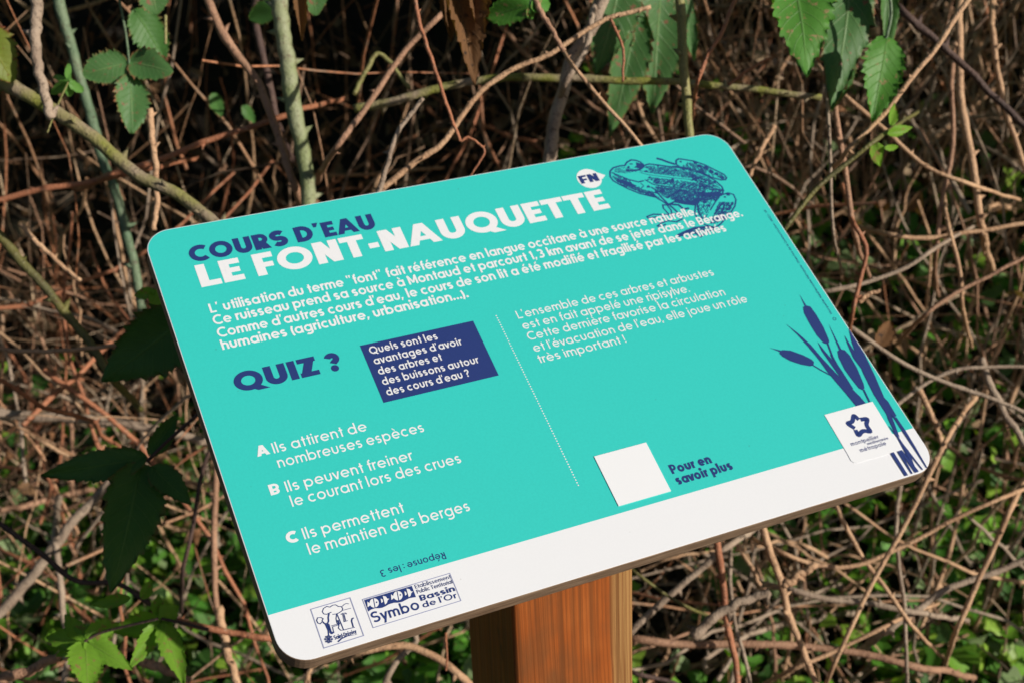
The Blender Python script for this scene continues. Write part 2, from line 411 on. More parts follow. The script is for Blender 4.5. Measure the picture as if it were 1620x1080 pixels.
line("Comme d'autres cours d'eau, le cours de son lit a été modifié et fragilisé par les activités", (342.6, 525.2), (1148.3, 363.3), [(350.9, 532.8), (1146, 367.5)], cap_b, bw, 'text_line', LETTER)
line("humaines (agriculture, urbanisation...).", (351.9, 552.8), (741.7, 469.3), [(351.9, 553), (741, 471.5)], cap_b, bw, 'text_line', LETTER)
qc = chp((459.8, 602), (449.1, 573.6))
line("QUIZ", (368.4, 601.7), (507.3, 591.2), [(459.8, 602), (507.3, 591.4)], qc, .205, 'quiz_lettering', NAVY)
line("?", (510.8, 563), (536.5, 565.5), [(531, 586.9)], qc, .20, 'question_mark', NAVY)
# question box
i = Ink(.00030); i.poly([onp(569.2, 547), onp(606.7, 637.1), onp(788.9, 593.7), onp(748.4, 507.8)]); qb = i.make('question_box', NAVY, panel)
for txt, l_, r_, b_ in (("Quels sont les", (583.7, 554.4), (692.1, 534.6), [(674.1, 541.3)]),
                        ("avantages d'avoir", (590.8, 571.5), (729.6, 540), [(594.8, 576), (686.7, 556.2)]),
                        ("des arbres et", (597.8, 587.8), (699, 567), [(602.2, 592.2), (698.5, 570.6)]),
                        ("des buissons autour", (604.4, 604.8), (757, 570), [(608.9, 608.8), (751.9, 575.4)]),
                        ("des cours d'eau ?", (611.1, 621.1), (742, 590), [(615.6, 625.3), (740.7, 595.8)])):
    i = Ink(.00045); i.text(txt, X_(l_), X_(r_), Y_(*b_), cap_r * .82, .118); i.make('box_text_line', LETTER, panel); inf.append((txt[:14], round(i.kx, 2)))
for txt, l_, r_, b_ in (("L’ensemble de ces arbres et arbustes", (820.1, 504.5), (1129.1, 434), [(820.1, 504.5), (1127.1, 436.8)]),
                        ("est en fait appelé une ripisylve.", (825.9, 515.7), (1091.7, 461.5), [(830.5, 520.9), (1090.5, 462.7)]),
                        ("Cette dernière favorise la circulation", (833.1, 530.7), (1148.1, 466.7), [(841.5, 537.8), (1147.5, 467.2)]),
                        ("et l'évacuation de l'eau, elle joue un rôle", (843, 550.7), (1182.5, 476.2), [(848.2, 556.2), (1179, 479.4)]),
                        ("très important !", (850.3, 567), (991.4, 541.7), [(855.7, 573.8), (990.5, 542.5)])):
    line(txt, l_, r_, b_, cap_r * .95, .092, 'answer_text_line', LETTER)
z4 = lambda x, y: (380 + x / 2.4537, 640 + y / 2.4537)
cap_q = chp(z4(120, 148), z4(132, 187)) * 1.0
for txt, l_, r_, b_, w_ in (("A", (67, 202), (117, 190), [(67, 202), (117, 190)], .22), ("Ils attirent de", (131, 187), (490, 88), [(132, 187), (475, 106)], .096),
                            ("nombreuses espèces", (150, 243), (708, 84), [(150, 245), (690, 110)], .096),
                            ("B", (120, 352), (156, 335), [(120, 352)], .17), ("Ils peuvent freiner", (182, 337), (664, 185), [(182, 337), (655, 219)], .096),
                            ("le courant lors des crues", (203, 396), (852, 205), [(203, 396), (835, 230)], .096),
                            ("C", (176, 515), (222, 508), [(203, 535)], .22), ("Ils permettent", (250, 522), (632, 395), [(250, 522), (622, 421)], .096),
                            ("le maintien des berges", (270, 582), (887, 392), [(270, 582), (870, 416)], .096)):
    line(txt, z4(*l_), z4(*r_), [z4(*q) for q in b_], cap_q, w_, 'answer_lettering', LETTER)
# upside-down answer
line("Réponse : les 3", z4(545, 655), z4(798, 588), [z4(545, 640), z4(795, 572)], chp(z4(795, 570), z4(800, 597)) * 1.0, .10, 'upside_down_lettering', NAVY, flip=True)
# dotted rule
i = Ink(.00030); a_, b_ = onp(785, 500), onp(914.7, 767.2)
for q in range(70):
    t = q / 69; x, y = a_[0] + (b_[0] - a_[0]) * t, a_[1] + (b_[1] - a_[1]) * t; i.poly(arc(x, y, .00046, .00046, 0, 330, 8))
i.make('dotted_rule', LETTER, panel)
# speech bubble
i = Ink(.00030); c = Z(880, 250, 13.5)
cc = onp(931.9, 283.3); rr_ = abs(onp(951.6, 280)[0] - onp(911.9, 281)[0]) / 2 * .99
i.poly(arc(cc[0], cc[1], rr_, rr_, 0, 350, 36)); i.poly(c([(880, 325), (1048, 378), (978, 465), (900, 420)]), 1); i.make('speech_bubble', LETTER, panel)
i = Ink(.00045); f_ = lambda x, y: onp(880 + x / 13.5, 250 + y / 13.5)
i.text("FN", f_(545, 568)[0], f_(932, 495)[0], (f_(545, 568)[1] + f_(932, 495)[1]) / 2, abs(f_(460, 405)[1] - f_(545, 568)[1]), .19); i.make('bubble_lettering', NAVY, panel)
z3 = lambda x, y: (940 + x / 2.843, 420 + y / 2.843)
line("Pour en", z3(352, 938), z3(522, 868), [z3(352, 938), z3(515, 890)], chp(z3(335, 898), z3(355, 938)), .185, 'savoir_plus_lettering', NAVY)
line("savoir plus", z3(367, 968), z3(622, 905), [z3(375, 984), z3(612, 920)], chp(z3(335, 898), z3(355, 938)), .185, 'savoir_plus_lettering', NAVY)
# small print running up the right edge
p0, p1 = np.array(onp(1320, 505)), np.array(onp(1210, 333))
i = Ink(.00030); j = Ink(.00030); j.text("Montpellier Méditerranée Métropole - Direction de la Communication - 04/23 - YF", .0042, float(np.hypot(*(p1 - p0))), 0, .0016, .12)
for k_ in range(2): j.add([(0, 0)], [], 0)
d_ = (p1 - p0) / np.hypot(*(p1 - p0)); n_ = np.array([-d_[1], d_[0]])
j.V = [(p0[0] + d_[0] * v[0] + n_[0] * (v[1] - .0008), p0[1] + d_[1] * v[0] + n_[1] * (v[1] - .0008), v[2]) for v in j.V]
j.make('small_print', NAVY, panel)
i.line([(p0[0] + .0012 * math.cos(rad(18 + 72 * (q % 5))), p0[1] + .0012 * math.sin(rad(18 + 72 * (q % 5)))) for q in range(6)], .0004); i.make('small_print_star', NAVY, panel)

# stickers: white squares with a real thickness
def sticker(name, pts, th, round_bl=0.0):
    n = len(pts); V = [(x, y, .00022) for x, y in pts] + [(x, y, th) for x, y in pts]
    F = [tuple(range(n)), tuple(range(n, 2 * n))[::-1]] + [(a, a + n, (a + 1) % n + n, (a + 1) % n) for a in range(n)]
    F = [f[::-1] for f in F]
    return mesh(name, V, F, VINYL, panel)
q = [onp(939.4, 722.2), onp(978.3, 800.6), onp(1061.1, 776.7), onp(1021.7, 700)]
sticker('blank_white_sticker', q, .0007)
s7 = Z(1290, 630, 7.716)
q = s7([(107, 203), (395, 690), (430, 760), (470, 788), (505, 788), (1055, 630), (693, 42)])
sticker('logo_sticker', q, .00048)
# reeds and bulrushes
cat = Z(1200, 460, 3.6); c9 = Z(1370, 660, 9.0)
i = Ink(.00030)
shapes = [[(232, 22), (270, 84), (262, 92)], [(252, 95), (270, 85), (295, 92), (330, 140), (370, 210), (400, 280), (402, 295), (390, 305), (370, 300), (330, 255), (290, 190), (258, 130)],
          [(62, 325), (128, 340), (118, 348)], [(120, 345), (135, 337), (180, 340), (250, 365), (300, 390), (315, 405), (312, 425), (295, 430), (240, 420), (180, 400), (135, 375), (118, 358)],
          [(398, 190), (470, 332), (458, 338)], [(448, 345), (465, 332), (490, 338), (520, 370), (560, 440), (598, 530), (603, 555), (590, 565), (570, 555), (530, 505), (490, 450), (455, 380)],
          [(155, 190), (230, 248), (300, 312), (360, 383), (420, 447), (470, 500), (520, 545), (575, 600), (610, 640), (555, 658), (500, 590), (440, 520), (390, 460), (340, 390), (280, 318), (220, 252)],
          [(335, 292), (380, 348), (430, 405), (480, 465), (516, 545), (560, 600), (500, 560), (455, 480), (400, 402), (360, 345)],
          [(405, 362), (440, 405), (480, 465), (540, 560), (500, 540), (445, 440)],
          [(512, 215), (555, 285), (600, 355), (660, 480), (720, 620), (770, 745), (803, 835), (770, 800), (725, 700), (655, 590), (595, 470), (555, 370), (528, 290)],
          [(700, 592), (738, 632), (785, 712), (766, 724), (728, 655)],
          [(488, 255), (540, 338), (590, 405), (645, 515), (600, 465), (540, 385), (508, 312)]]
for n_, sh in enumerate(shapes): i.poly(cat(sh), n_)
pxm = abs(onp(1300, 600)[0] - onp(1310, 597)[0]) / 10
for n_, (sh, ww) in enumerate((([(392, 300), (420, 375), (450, 430), (475, 470)], 2.4), ([(310, 425), (360, 455), (430, 492)], 1.7), ([(597, 562), (632, 634)], 2.4))):
    i.line(cat(sh), ww * pxm, 12 + n_)
for n_, sh in enumerate(([(385, 0), (430, 0), (560, 190), (700, 420), (872, 720), (857, 722), (680, 450), (540, 240)], [(300, 0), (345, 0), (440, 250), (520, 370), (605, 480), (605, 605), (500, 400), (430, 270)],
                         [(320, 130), (328, 128), (440, 262), (430, 275)], [(600, 475), (612, 490), (808, 742), (795, 750), (598, 512)], [(340, 512), (390, 495), (595, 825), (550, 838)],
                         [(440, 487), (480, 474), (662, 800), (643, 808)], [(472, 476), (505, 465), (600, 590), (612, 600), (745, 765), (740, 778), (695, 790), (660, 740)], [(520, 400), (600, 470), (690, 700), (650, 700)])):
    i.poly(c9(sh), 16 + n_)
i.make('bulrush_drawing', NAVY, panel)

# town logo on its sticker
i = Ink(.00054)
sw = 36 / 7.716 * pxm * 1.25
def rounded(pts, k_=3):
    P = [np.array(p, float) for p in pts]; out = [P[0]]
    for a in range(1, len(P) - 1):
        A_, B_, C_ = P[a - 1], P[a], P[a + 1]
        u, v_ = B_ + (A_ - B_) * .42, B_ + (C_ - B_) * .42
        for t in range(k_ + 2):
            t = t / (k_ + 1); out.append((1 - t) ** 2 * u + 2 * t * (1 - t) * B_ + t * t * v_)
    out.append(P[-1]); return [tuple(p) for p in out]
i.line(s7(rounded([(526, 262), (460, 200), (452, 290), (375, 305), (478, 368)])), sw, 0)
i.line(s7(rounded([(545, 262), (640, 245), (610, 325), (682, 415), (572, 390), (520, 465), (484, 385)])), sw, 0)
g7 = lambda x, y: onp(1290 + x / 7.716, 630 + y / 7.716)
def t7(txt, l_, r_, b0, cap_, w_): i.text(txt, g7(*l_)[0], g7(*r_)[0], (g7(*b0[0])[1] + g7(*b0[1])[1]) / 2, cap_, w_)
h7 = abs(g7(420, 545)[1] - g7(437, 580)[1]) / .5 * .7
t7("montpellier", (437, 580), (772, 480), [(437, 580), (765, 492)], h7 * .92, .12)
t7("méditerranée", (634, 568), (887, 492), [(634, 568), (885, 503)], h7 * .62, .13)
t7("métropole", (548, 655), (862, 560), [(548, 655), (850, 577)], h7 * .95, .12)
i.make('sticker_logo', NAVY, panel)

# village logo
s8 = Z(480, 930, 10.8); i = Ink(.00030); u8 = 1 / 10.8 * pxm * 1.2; f8 = Ink(.00030)
f8.line(s8([(125, 360), (797, 163), (1030, 808), (350, 1022), (125, 360)]), 9 * u8)
for n_, (pts, ww) in enumerate((
    ([(350, 440), (325, 400), (345, 345), (400, 310), (455, 322), (500, 290), (550, 282), (600, 312), (650, 312), (675, 350), (660, 385), (610, 420), (560, 440), (500, 445)], 9),
    ([(350, 440), (400, 445), (440, 425), (480, 408)], 9), ([(665, 310), (700, 275), (735, 260), (780, 268)], 7), ([(665, 380), (740, 360), (815, 340)], 6),
    ([(440, 430), (425, 500), (432, 560), (405, 620), (440, 700), (500, 780)], 16), ([(330, 570), (380, 620), (425, 720), (432, 800)], 13), ([(320, 560), (350, 600), (400, 600)], 9),
    ([(320, 560), (340, 520), (300, 500), (245, 505), (228, 550), (250, 595), (290, 610), (320, 575)], 9),
    ([(570, 440), (560, 520), (575, 590), (610, 640), (600, 680), (640, 720), (690, 715)], 8), ([(575, 440), (640, 590), (690, 715)], 9), ([(690, 715), (780, 690), (880, 668)], 8),
    ([(855, 665), (825, 560), (835, 520), (862, 508)], 13), ([(480, 645), (600, 610), (610, 625), (500, 660), (525, 770)], 7), ([(445, 740), (480, 780), (520, 750), (470, 750)], 9),
    ([(645, 450), (680, 430), (725, 425), (740, 445)], 9), ([(695, 440), (725, 560)], 8), ([(675, 445), (700, 575), (760, 555)], 7), ([(590, 545), (620, 620)], 14), ([(430, 610), (470, 740)], 16))):
    i.line(s8(pts), ww * u8 * .8, n_)
for a in range(8):
    x, y = 435 + 55 * math.cos(rad(a * 45)), 872 + 55 * math.sin(rad(a * 45)); i.line(s8([(435, 872), (x, y)]), 7 * u8, 20); i.line(s8(arc(x, y, 12, 12, 0, 360, 10)), 6 * u8, 21)
P8 = lambda x, y: onp(480 + x / 10.8, 930 + y / 10.8)
i.text("Saint-Drézéry", P8(530, 865)[0], P8(918, 770)[0], (P8(540, 868)[1] + P8(915, 775)[1]) / 2, abs(P8(515, 800)[1] - P8(538, 868)[1]), .15)
i.poly(s8([(585, 905), (650, 850), (760, 808), (935, 790), (760, 822), (660, 868), (600, 925)]), 8)
i.make('village_logo', NAVY, panel); f8.make('logo_border', FAINT, panel)

# basin logo
s9 = Z(570, 900, 9.818); i = Ink(.00030); f9 = Ink(.00030); u9 = 1 / 9.818 * pxm * 1.2
f9.line(s9([(35, 468), (1390, 62), (1563, 487), (200, 908), (35, 468)]), 7 * u9); f9.line(s9([(55, 468), (795, 246)]), 6 * u9, 1)
f9.make('logo_border', FAINT, panel)
i.poly(s9([(62, 478), (125, 655), (170, 625), (230, 605), (290, 605), (340, 598), (390, 575), (440, 545), (520, 520), (590, 518), (650, 505), (710, 475), (760, 450), (810, 440), (865, 432), (800, 258)]))
Q9 = lambda x, y: onp(570 + x / 9.818, 900 + y / 9.818)
def t9(txt, l_, r_, b0, cap_, w_): i.text(txt, Q9(*l_)[0], Q9(*r_)[0], (Q9(*b0[0])[1] + Q9(*b0[1])[1]) / 2, cap_, w_)
hb = abs(Q9(905, 405)[1] - Q9(940, 490)[1])
t9("Symbo", (172, 745), (915, 570), [(235, 828), (850, 636)], abs(Q9(205, 665)[1] - Q9(255, 826)[1]), .115)
t9("Etablissement", (860, 300), (1410, 135), [(860, 300), (1408, 143)], hb * .68, .10)
t9("Public Territorial", (886, 375), (1437, 215), [(886, 375), (1437, 220)], hb * .68, .11)
t9("Bassin", (940, 490), (1478, 330), [(940, 490), (1475, 338)], hb, .15)
t9("de l'Or", (972, 575), (1508, 435), [(1010, 592), (1500, 443)], hb, .125)
i.make('basin_logo', NAVY, panel)
i = Ink(.00045)
for ex, ey in ((215, 525), (583, 412)):
    i.poly(s9([(ex + 72 * math.cos(rad(a)), ey + 72 * math.sin(rad(a))) for a in range(0, 360, 15)]))
    i.poly(s9([(ex - 68, ey + 8), (ex - 108, ey - 22), (ex - 102, ey + 66), (ex - 66, ey + 40)]), 1)
    ex2, ey2 = ex + 160, ey - 48
    i.poly(s9([(ex2 - 28, ey2 - 62), (ex2 + 20, ey2 - 52), (ex2 + 44, ey2 - 18), (ex2 + 74, ey2 - 18), (ex2 + 48, ey2 + 6), (ex2 + 36, ey2 + 50), (ex2 + 8, ey2 + 72)]), 2)
    i.poly(s9([(ex2 - 60, ey2 - 20), (ex2 - 34, ey2 - 8), (ex2 - 22, ey2 + 28), (ex2 - 48, ey2 + 48)]), 3)
i.make('logo_fish', LETTER, panel)
i = Ink(.00055)
for ex, ey in ((215, 525), (583, 412)):
    i.line(s9([(ex - 14, ey - 72), (ex + 14, ey + 72)]), 7 * u9); i.poly(s9([(ex + 38 + 12 * math.cos(rad(a)), ey - 10 + 12 * math.sin(rad(a))) for a in range(0, 360, 40)]), 1)
i.make('logo_fish_marks', NAVY, panel)

# frog engraving
s6 = Z(940, 230, 6.0); i = Ink(.00022, .000003); u6 = pxm / 6 * 1.15
def inside(p, poly):
    x, y = p; r_ = False; n = len(poly)
    for a in range(n):
        x1, y1 = poly[a]; x2, y2 = poly[a - 1]
        if (y1 > y) != (y2 > y) and x < (x2 - x1) * (y - y1) / (y2 - y1) + x1: r_ = not r_
    return r_
outer = [(150, 250), (180, 218), (240, 200), (290, 195), (310, 165), (350, 142), (400, 148), (440, 165), (475, 195), (520, 182), (600, 190), (700, 205), (800, 215), (900, 235), (1000, 265), (1080, 300), (1150, 340), (1210, 395), (1225, 430), (1215, 470),
         (1160, 500), (1080, 520), (1010, 520), (960, 570), (860, 560), (760, 540), (700, 570), (640, 530), (580, 495), (530, 485), (430, 460), (330, 420), (240, 375), (180, 340), (150, 300), (150, 250)]
strip = [(430, 260), (520, 285), (640, 300), (760, 315), (880, 325), (1000, 345), (1100, 365), (1180, 400), (1205, 430)]
low = [(480, 330), (560, 375), (680, 395), (820, 405), (950, 425), (1060, 440)]
thigh = [(775, 150), (800, 132), (860, 140), (950, 155), (1050, 190), (1150, 240), (1230, 280), (1255, 310), (1245, 330), (1200, 332), (1120, 310), (1040, 270), (950, 235), (860, 215), (810, 210), (780, 185), (775, 150)]
knee = [(1225, 470), (1270, 455), (1320, 470), (1345, 520), (1335, 580), (1290, 650), (1250, 690), (1200, 750), (1150, 785), (1060, 760), (1010, 740), (975, 700), (955, 640), (960, 570), (1010, 510), (1090, 490), (1225, 470)]
for n_, (pts, ww) in enumerate(((outer, 9), (strip, 4), ([(430, 245), (560, 268), (700, 285), (880, 305), (1020, 325), (1130, 355), (1190, 390)], 4), (low, 7), (thigh, 9), (knee, 8),
    ([(165, 262), (230, 290), (330, 330), (420, 352), (470, 340)], 8), ([(300, 240), (360, 245), (430, 235), (475, 200)], 12), ([(590, 128), (640, 140), (690, 160), (770, 185)], 13), ([(710, 210), (760, 205), (810, 200)], 8),
    ([(1100, 620), (1150, 540), (1190, 490)], 7), ([(1240, 560), (1210, 640), (1160, 700)], 9), ([(580, 430), (640, 500), (700, 560), (760, 610), (800, 650), (840, 690)], 10), ([(700, 560), (800, 570), (850, 610), (900, 600)], 12),
    ([(650, 570), (655, 600), (700, 650), (740, 680), (730, 620), (690, 570), (650, 570)], 8), ([(840, 690), (760, 650), (700, 662), (560, 658), (500, 680), (510, 695), (600, 682), (680, 700)], 8),
    ([(840, 700), (780, 730), (700, 720), (640, 740), (600, 770), (620, 782), (680, 752)], 8), ([(1150, 785), (1060, 780), (960, 790), (880, 820), (790, 862)], 16), ([(790, 870), (870, 852), (960, 838), (1010, 872), (1060, 830), (1130, 800)], 9),
    ([(340, 350), (380, 400), (440, 415), (470, 390), (440, 362)], 5), ([(1000, 500), (980, 560), (990, 640), (1030, 700)], 9), ([(540, 400), (600, 440), (660, 450)], 9), ([(760, 520), (850, 545), (960, 555), (1000, 520)], 18))):
    i.line(s6(pts), ww * u6 * 1.5, n_ % 12)
rr = random.Random(3)
def hatch(poly, ang, gap, ww, dens=1.0, lv=12):
    c_, s_ = math.cos(rad(ang)), math.sin(rad(ang)); us = [p[0] * c_ + p[1] * s_ for p in poly]; vs = [-p[0] * s_ + p[1] * c_ for p in poly]
    v = min(vs)
    while v < max(vs):
        u = min(us); run = None
        while u < max(us):
            p = (u * c_ - v * s_, u * s_ + v * c_)
            if inside(p, poly) and rr.random() < dens:
                if run is None: run = p
                end = p
            elif run is not None:
                if math.hypot(end[0] - run[0], end[1] - run[1]) > 8: i.line(s6([run, end]), ww * u6 * rr.uniform(1.0, 1.7), lv)
                run = None
            u += 7
        v += gap * rr.uniform(.8, 1.2)
hatch([(500, 195), (700, 210), (900, 240), (1080, 305), (1180, 385), (1000, 320), (760, 290), (520, 260)], -32, 9, 4, .93)
hatch([(500, 300), (760, 330), (1000, 360), (1180, 420), (1210, 470), (1060, 440), (820, 400), (560, 365)], -30, 9, 4.5, .95)
hatch([(560, 390), (820, 415), (1060, 450), (1200, 480), (1100, 515), (960, 560), (760, 530), (640, 490)], -28, 9, 5, .95, 13)
hatch([(190, 280), (330, 335), (440, 420), (560, 440), (640, 520), (430, 450), (240, 370), (165, 300)], 25, 8, 5, .9, 14)
hatch([(190, 225), (300, 205), (420, 250), (300, 270), (190, 260)], 15, 10, 4, .9, 15)
hatch([(880, 160), (1050, 200), (1230, 290), (1240, 325), (1120, 305), (950, 230), (860, 210)], 60, 13, 6, .9, 16)
hatch([(1180, 540), (1330, 540), (1280, 640), (1190, 740), (1100, 750)], -50, 10, 5, .9, 17)
hatch([(965, 580), (1060, 510), (1170, 500), (1100, 600), (1060, 720), (990, 690)], -60, 14, 5, .85, 18)
hatch([(880, 830), (1000, 795), (1080, 790), (1000, 840), (860, 855)], -70, 10, 5, .95, 19)
hatch([(500, 210), (700, 225), (900, 255), (1060, 320), (1150, 380), (1000, 335), (760, 305), (540, 275)], 70, 15, 4, .75, 9)
hatch([(560, 370), (820, 400), (1060, 445), (1190, 480), (1060, 520), (960, 560), (760, 530), (660, 480)], 60, 11, 5, .85, 10)
hatch([(880, 250), (1060, 320), (1180, 400), (1200, 450), (1050, 420), (940, 330)], 20, 8, 6, .85, 11)
hatch([(200, 300), (340, 350), (470, 420), (560, 450), (620, 510), (430, 445), (250, 370), (180, 320)], -30, 10, 5, .85, 8)
i.poly(s6([(760, 515), (850, 535), (960, 545), (1010, 500), (1000, 550), (965, 572), (860, 562), (770, 545)]), 21)
i.poly(s6([(960, 440), (1060, 450), (1190, 440), (1215, 475), (1100, 490), (1020, 480)]), 22)
for a in range(46):
    while True:
        x, y = rr.uniform(480, 1220), rr.uniform(180, 560)
        if inside((x, y), outer): break
    q = rr.uniform(9, 24); i.poly(s6([(x + q * rr.uniform(.6, 1.2) * math.cos(rad(b)), y + .55 * q * rr.uniform(.6, 1.2) * math.sin(rad(b))) for b in range(0, 360, 45)]), 20 + a % 3)
for x, y, q in ((960, 170, 20), (1000, 200, 22), (1060, 215, 24), (1110, 255, 26), (1160, 275, 22), (1215, 310, 22), (1050, 540, 22), (1085, 575, 18), (1140, 520, 14), (1200, 470, 22), (1270, 470, 20), (1240, 495, 12), (1180, 600, 18), (820, 160, 12), (850, 200, 10)):
    i.poly(s6([(x + q * math.cos(rad(b)), y + q * .7 * math.sin(rad(b + 12))) for b in range(0, 360, 40)]), 23)
i.poly(s6(arc(325, 212, 13, 11, 0, 340, 10)), 24); i.poly(s6(arc(350, 182, 18, 6, 0, 340, 10)), 24)
i.poly(s6([(395, 165), (450, 180), (472, 200), (430, 225), (380, 215), (350, 230), (400, 200)]), 24)
i.poly(s6([(220, 320), (330, 350), (400, 395), (370, 405), (280, 375), (210, 345)]), 24)
print('KX', inf)
i.make('frog_drawing', FROGB, panel)

# post: planed square timber, its top cut to the slope of the board
x0, x1, y0, y1 = -.0424, .0451, .0927 - .134, .1745 - .134
zt = lambda y: PBL[2] + (y + .134) * math.tan(TILT) - TH / ct - .0008
b_ = .0035; ring = []
for cx, cy, a in ((x1 - b_, y1 - b_, 0), (x0 + b_, y1 - b_, 90), (x0 + b_, y0 + b_, 180), (x1 - b_, y0 + b_, 270)):
    ring += [(cx + b_ * math.cos(rad(a + 30 * t)), cy + b_ * math.sin(rad(a + 30 * t))) for t in range(4)]
V = [(x, y, -.25) for x, y in ring] + [(x, y, zt(y)) for x, y in ring]; n = len(ring)
F = [tuple(range(n))[::-1], tuple(range(n, 2 * n))] + [(a, (a + 1) % n, (a + 1) % n + n, a + n) for a in range(n)]
mesh('post', V, F, POSTM, sign)
# ================================================================ plant materials
def bark_mat():
    k = N('dry_bark'); o = k.obj()
    a = k.n('ShaderNodeAttribute', attribute_name='tint').outputs['Color']
    n1 = k.noise(o, 160, 4, .65); n2 = k.noise(o, 38, 3, .6); n3 = k.noise(o, 700, 2, .6)
    c = k.mix(k.ramp(n1, [(.35, (.75,)), (.6, (0,))]), a, (.30, .26, .22), 'MULTIPLY')
    c = k.mix(k.ramp(n2, [(.52, (0,)), (.66, (.55,))]), c, (.33, .27, .20))
    c = k.mix(k.ramp(n3, [(.6, (0,)), (.75, (.5,))]), c, (.03, .02, .015))
    k.set(Base_Color=c, Roughness=.62, Specular_IOR_Level=.4); k.bump(k.math('ADD', n1, n3), .7, .0012); return k.m
BARK = bark_mat()
def cane_mat(name, c1, c2, blot, rough=.5):
    k = N(name); o = k.obj()
    n1 = k.noise(o, 26, 3, .6); n2 = k.noise(o, 150, 4, .7); n3 = k.noise(o, 480, 2, .5)
    c = k.mix(k.ramp(n1, [(.38, (0,)), (.62, (1,))]), c1, c2)
    c = k.mix(k.ramp(n2, [(.56, (0,)), (.68, (.7,))]), c, blot)
    c = k.mix(k.ramp(n3, [(.64, (0,)), (.72, (.8,))]), c, (.03, .02, .015))
    k.set(Base_Color=c, Roughness=rough, Specular_IOR_Level=.3); k.bump(k.math('ADD', n2, n3), .8, .0014); return k.m
GREYGREEN = cane_mat('grey_green_cane', (.22, .26, .12), (.30, .32, .20), (.12, .07, .045))
BLUEGREEN = cane_mat('blue_green_cane', (.10, .165, .095), (.17, .23, .14), (.09, .055, .04))
MOSSY = cane_mat('mossy_cane', (.28, .22, .15), (.20, .21, .04), (.06, .045, .03), .7)
GREY = cane_mat('grey_brown_cane', (.40, .31, .235), (.27, .20, .15), (.07, .05, .04), .75)
RED = cane_mat('red_brown_cane', (.42, .17, .09), (.30, .12, .065), (.36, .24, .16), .6)
TAN = cane_mat('tan_cane', (.58, .37, .225), (.43, .255, .15), (.13, .07, .045), .7)
PINK = cane_mat('pink_brown_cane', (.42, .24, .155), (.31, .175, .11), (.10, .05, .04), .65)
YELLOWG = cane_mat('yellow_green_cane', (.27, .25, .10), (.22, .22, .075), (.20, .12, .06))
OLIVE = cane_mat('olive_cane', (.15, .14, .04), (.11, .105, .045), (.10, .06, .03))
DARK = cane_mat('dark_cane', (.10, .060, .05), (.065, .042, .038), (.16, .11, .085), .7)
MATS = dict(gg=GREYGREEN, bg=BLUEGREEN, mo=MOSSY, gr=GREY, re=RED, ta=TAN, pi=PINK, yg=YELLOWG, ol=OLIVE, da=DARK)

def leaf_mat(name, c1, c2, vein, edge=None, blot=None, trans=.35, rough=.42, tint=False, bumpy=.5):
    k = N(name); o = k.obj()
    u = k.n('ShaderNodeAttribute', attribute_name='luv').outputs['Vector']
    s = k.n('ShaderNodeSeparateXYZ', {'Vector': u}); x, y = s.outputs[0], s.outputs[1]   # x along 0..1, y across -1..1
    ay = k.math('ABSOLUTE', y)
    mid = k.ramp(ay, [(0.0, (1,)), (.05, (0,))])
    ph = k.math('SUBTRACT', k.math('MULTIPLY', x, 9.0), k.math('MULTIPLY', ay, 2.6))
    w_ = k.math('ABSOLUTE', k.math('SUBTRACT', k.math('FRACT', ph), .5))
    lat = k.ramp(w_, [(.0, (1,)), (.07, (0,))])
    vn = k.math('MAXIMUM', mid, k.math('MULTIPLY', lat, .6))
    n1 = k.noise(o, 60, 3, .6)
    base = k.mix(n1, c1, c2)
    if tint:
        a = k.n('ShaderNodeAttribute', attribute_name='tint').outputs['Color']; base = k.mix(1.0, base, a, 'MULTIPLY')
    c = k.mix(k.math('MULTIPLY', vn, .55), base, vein)
    if edge:
        e = k.math('MULTIPLY', k.ramp(ay, [(.70, (0,)), (.98, (1,))]), k.ramp(k.noise(o, 110, 3, .6), [(.42, (0,)), (.55, (1,))]))
        c = k.mix(e, c, edge)
    if blot:
        e = k.ramp(k.noise(o, 150, 4, .65), [(.60, (0,)), (.66, (1,))]); c = k.mix(e, c, blot)
    k.set(Base_Color=c, Roughness=rough + .06, Specular_IOR_Level=.26)
    hgt = k.math('SUBTRACT', k.math('MULTIPLY', k.noise(o, 300, 3, .6), .35), vn)
    k.bump(hgt, bumpy, .0010)
    tr = k.n('ShaderNodeBsdfTranslucent'); k.l(k.mix(1.0, c, (1.5, 1.6, .5), 'MULTIPLY'), tr.inputs['Color'])
    mx = k.n('ShaderNodeMixShader', {0: trans}); k.l(k.b.outputs[0], mx.inputs[1]); k.l(tr.outputs[0], mx.inputs[2]); k.l(mx.outputs[0], k.out.inputs['Surface'])
    return k.m
LGREEN = leaf_mat('green_leaf', (.055, .19, .025), (.095, .26, .040), (.14, .24, .09), None, (.30, .20, .10), .22)
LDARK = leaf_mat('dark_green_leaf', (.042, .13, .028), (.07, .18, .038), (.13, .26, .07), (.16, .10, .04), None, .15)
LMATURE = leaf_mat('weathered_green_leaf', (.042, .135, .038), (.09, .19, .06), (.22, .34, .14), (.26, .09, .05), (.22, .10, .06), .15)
LSPOT = leaf_mat('spotted_autumn_leaf', (.22, .26, .03), (.12, .17, .03), (.30, .28, .08), (.22, .05, .03), (.16, .04, .03), .3)
LYOUNG = leaf_mat('young_green_leaf', (.15, .33, .03), (.22, .42, .045), (.26, .38, .09), None, (.30, .22, .08), .4)
LSPRING = leaf_mat('bright_small_leaf', (.10, .26, .05), (.14, .32, .07), (.30, .42, .16), None, None, .3, .3)
LDEAD = leaf_mat('dead_brown_leaf', (.22, .11, .045), (.10, .05, .025), (.30, .18, .09), None, (.05, .03, .02), .2, .75, bumpy=.9)
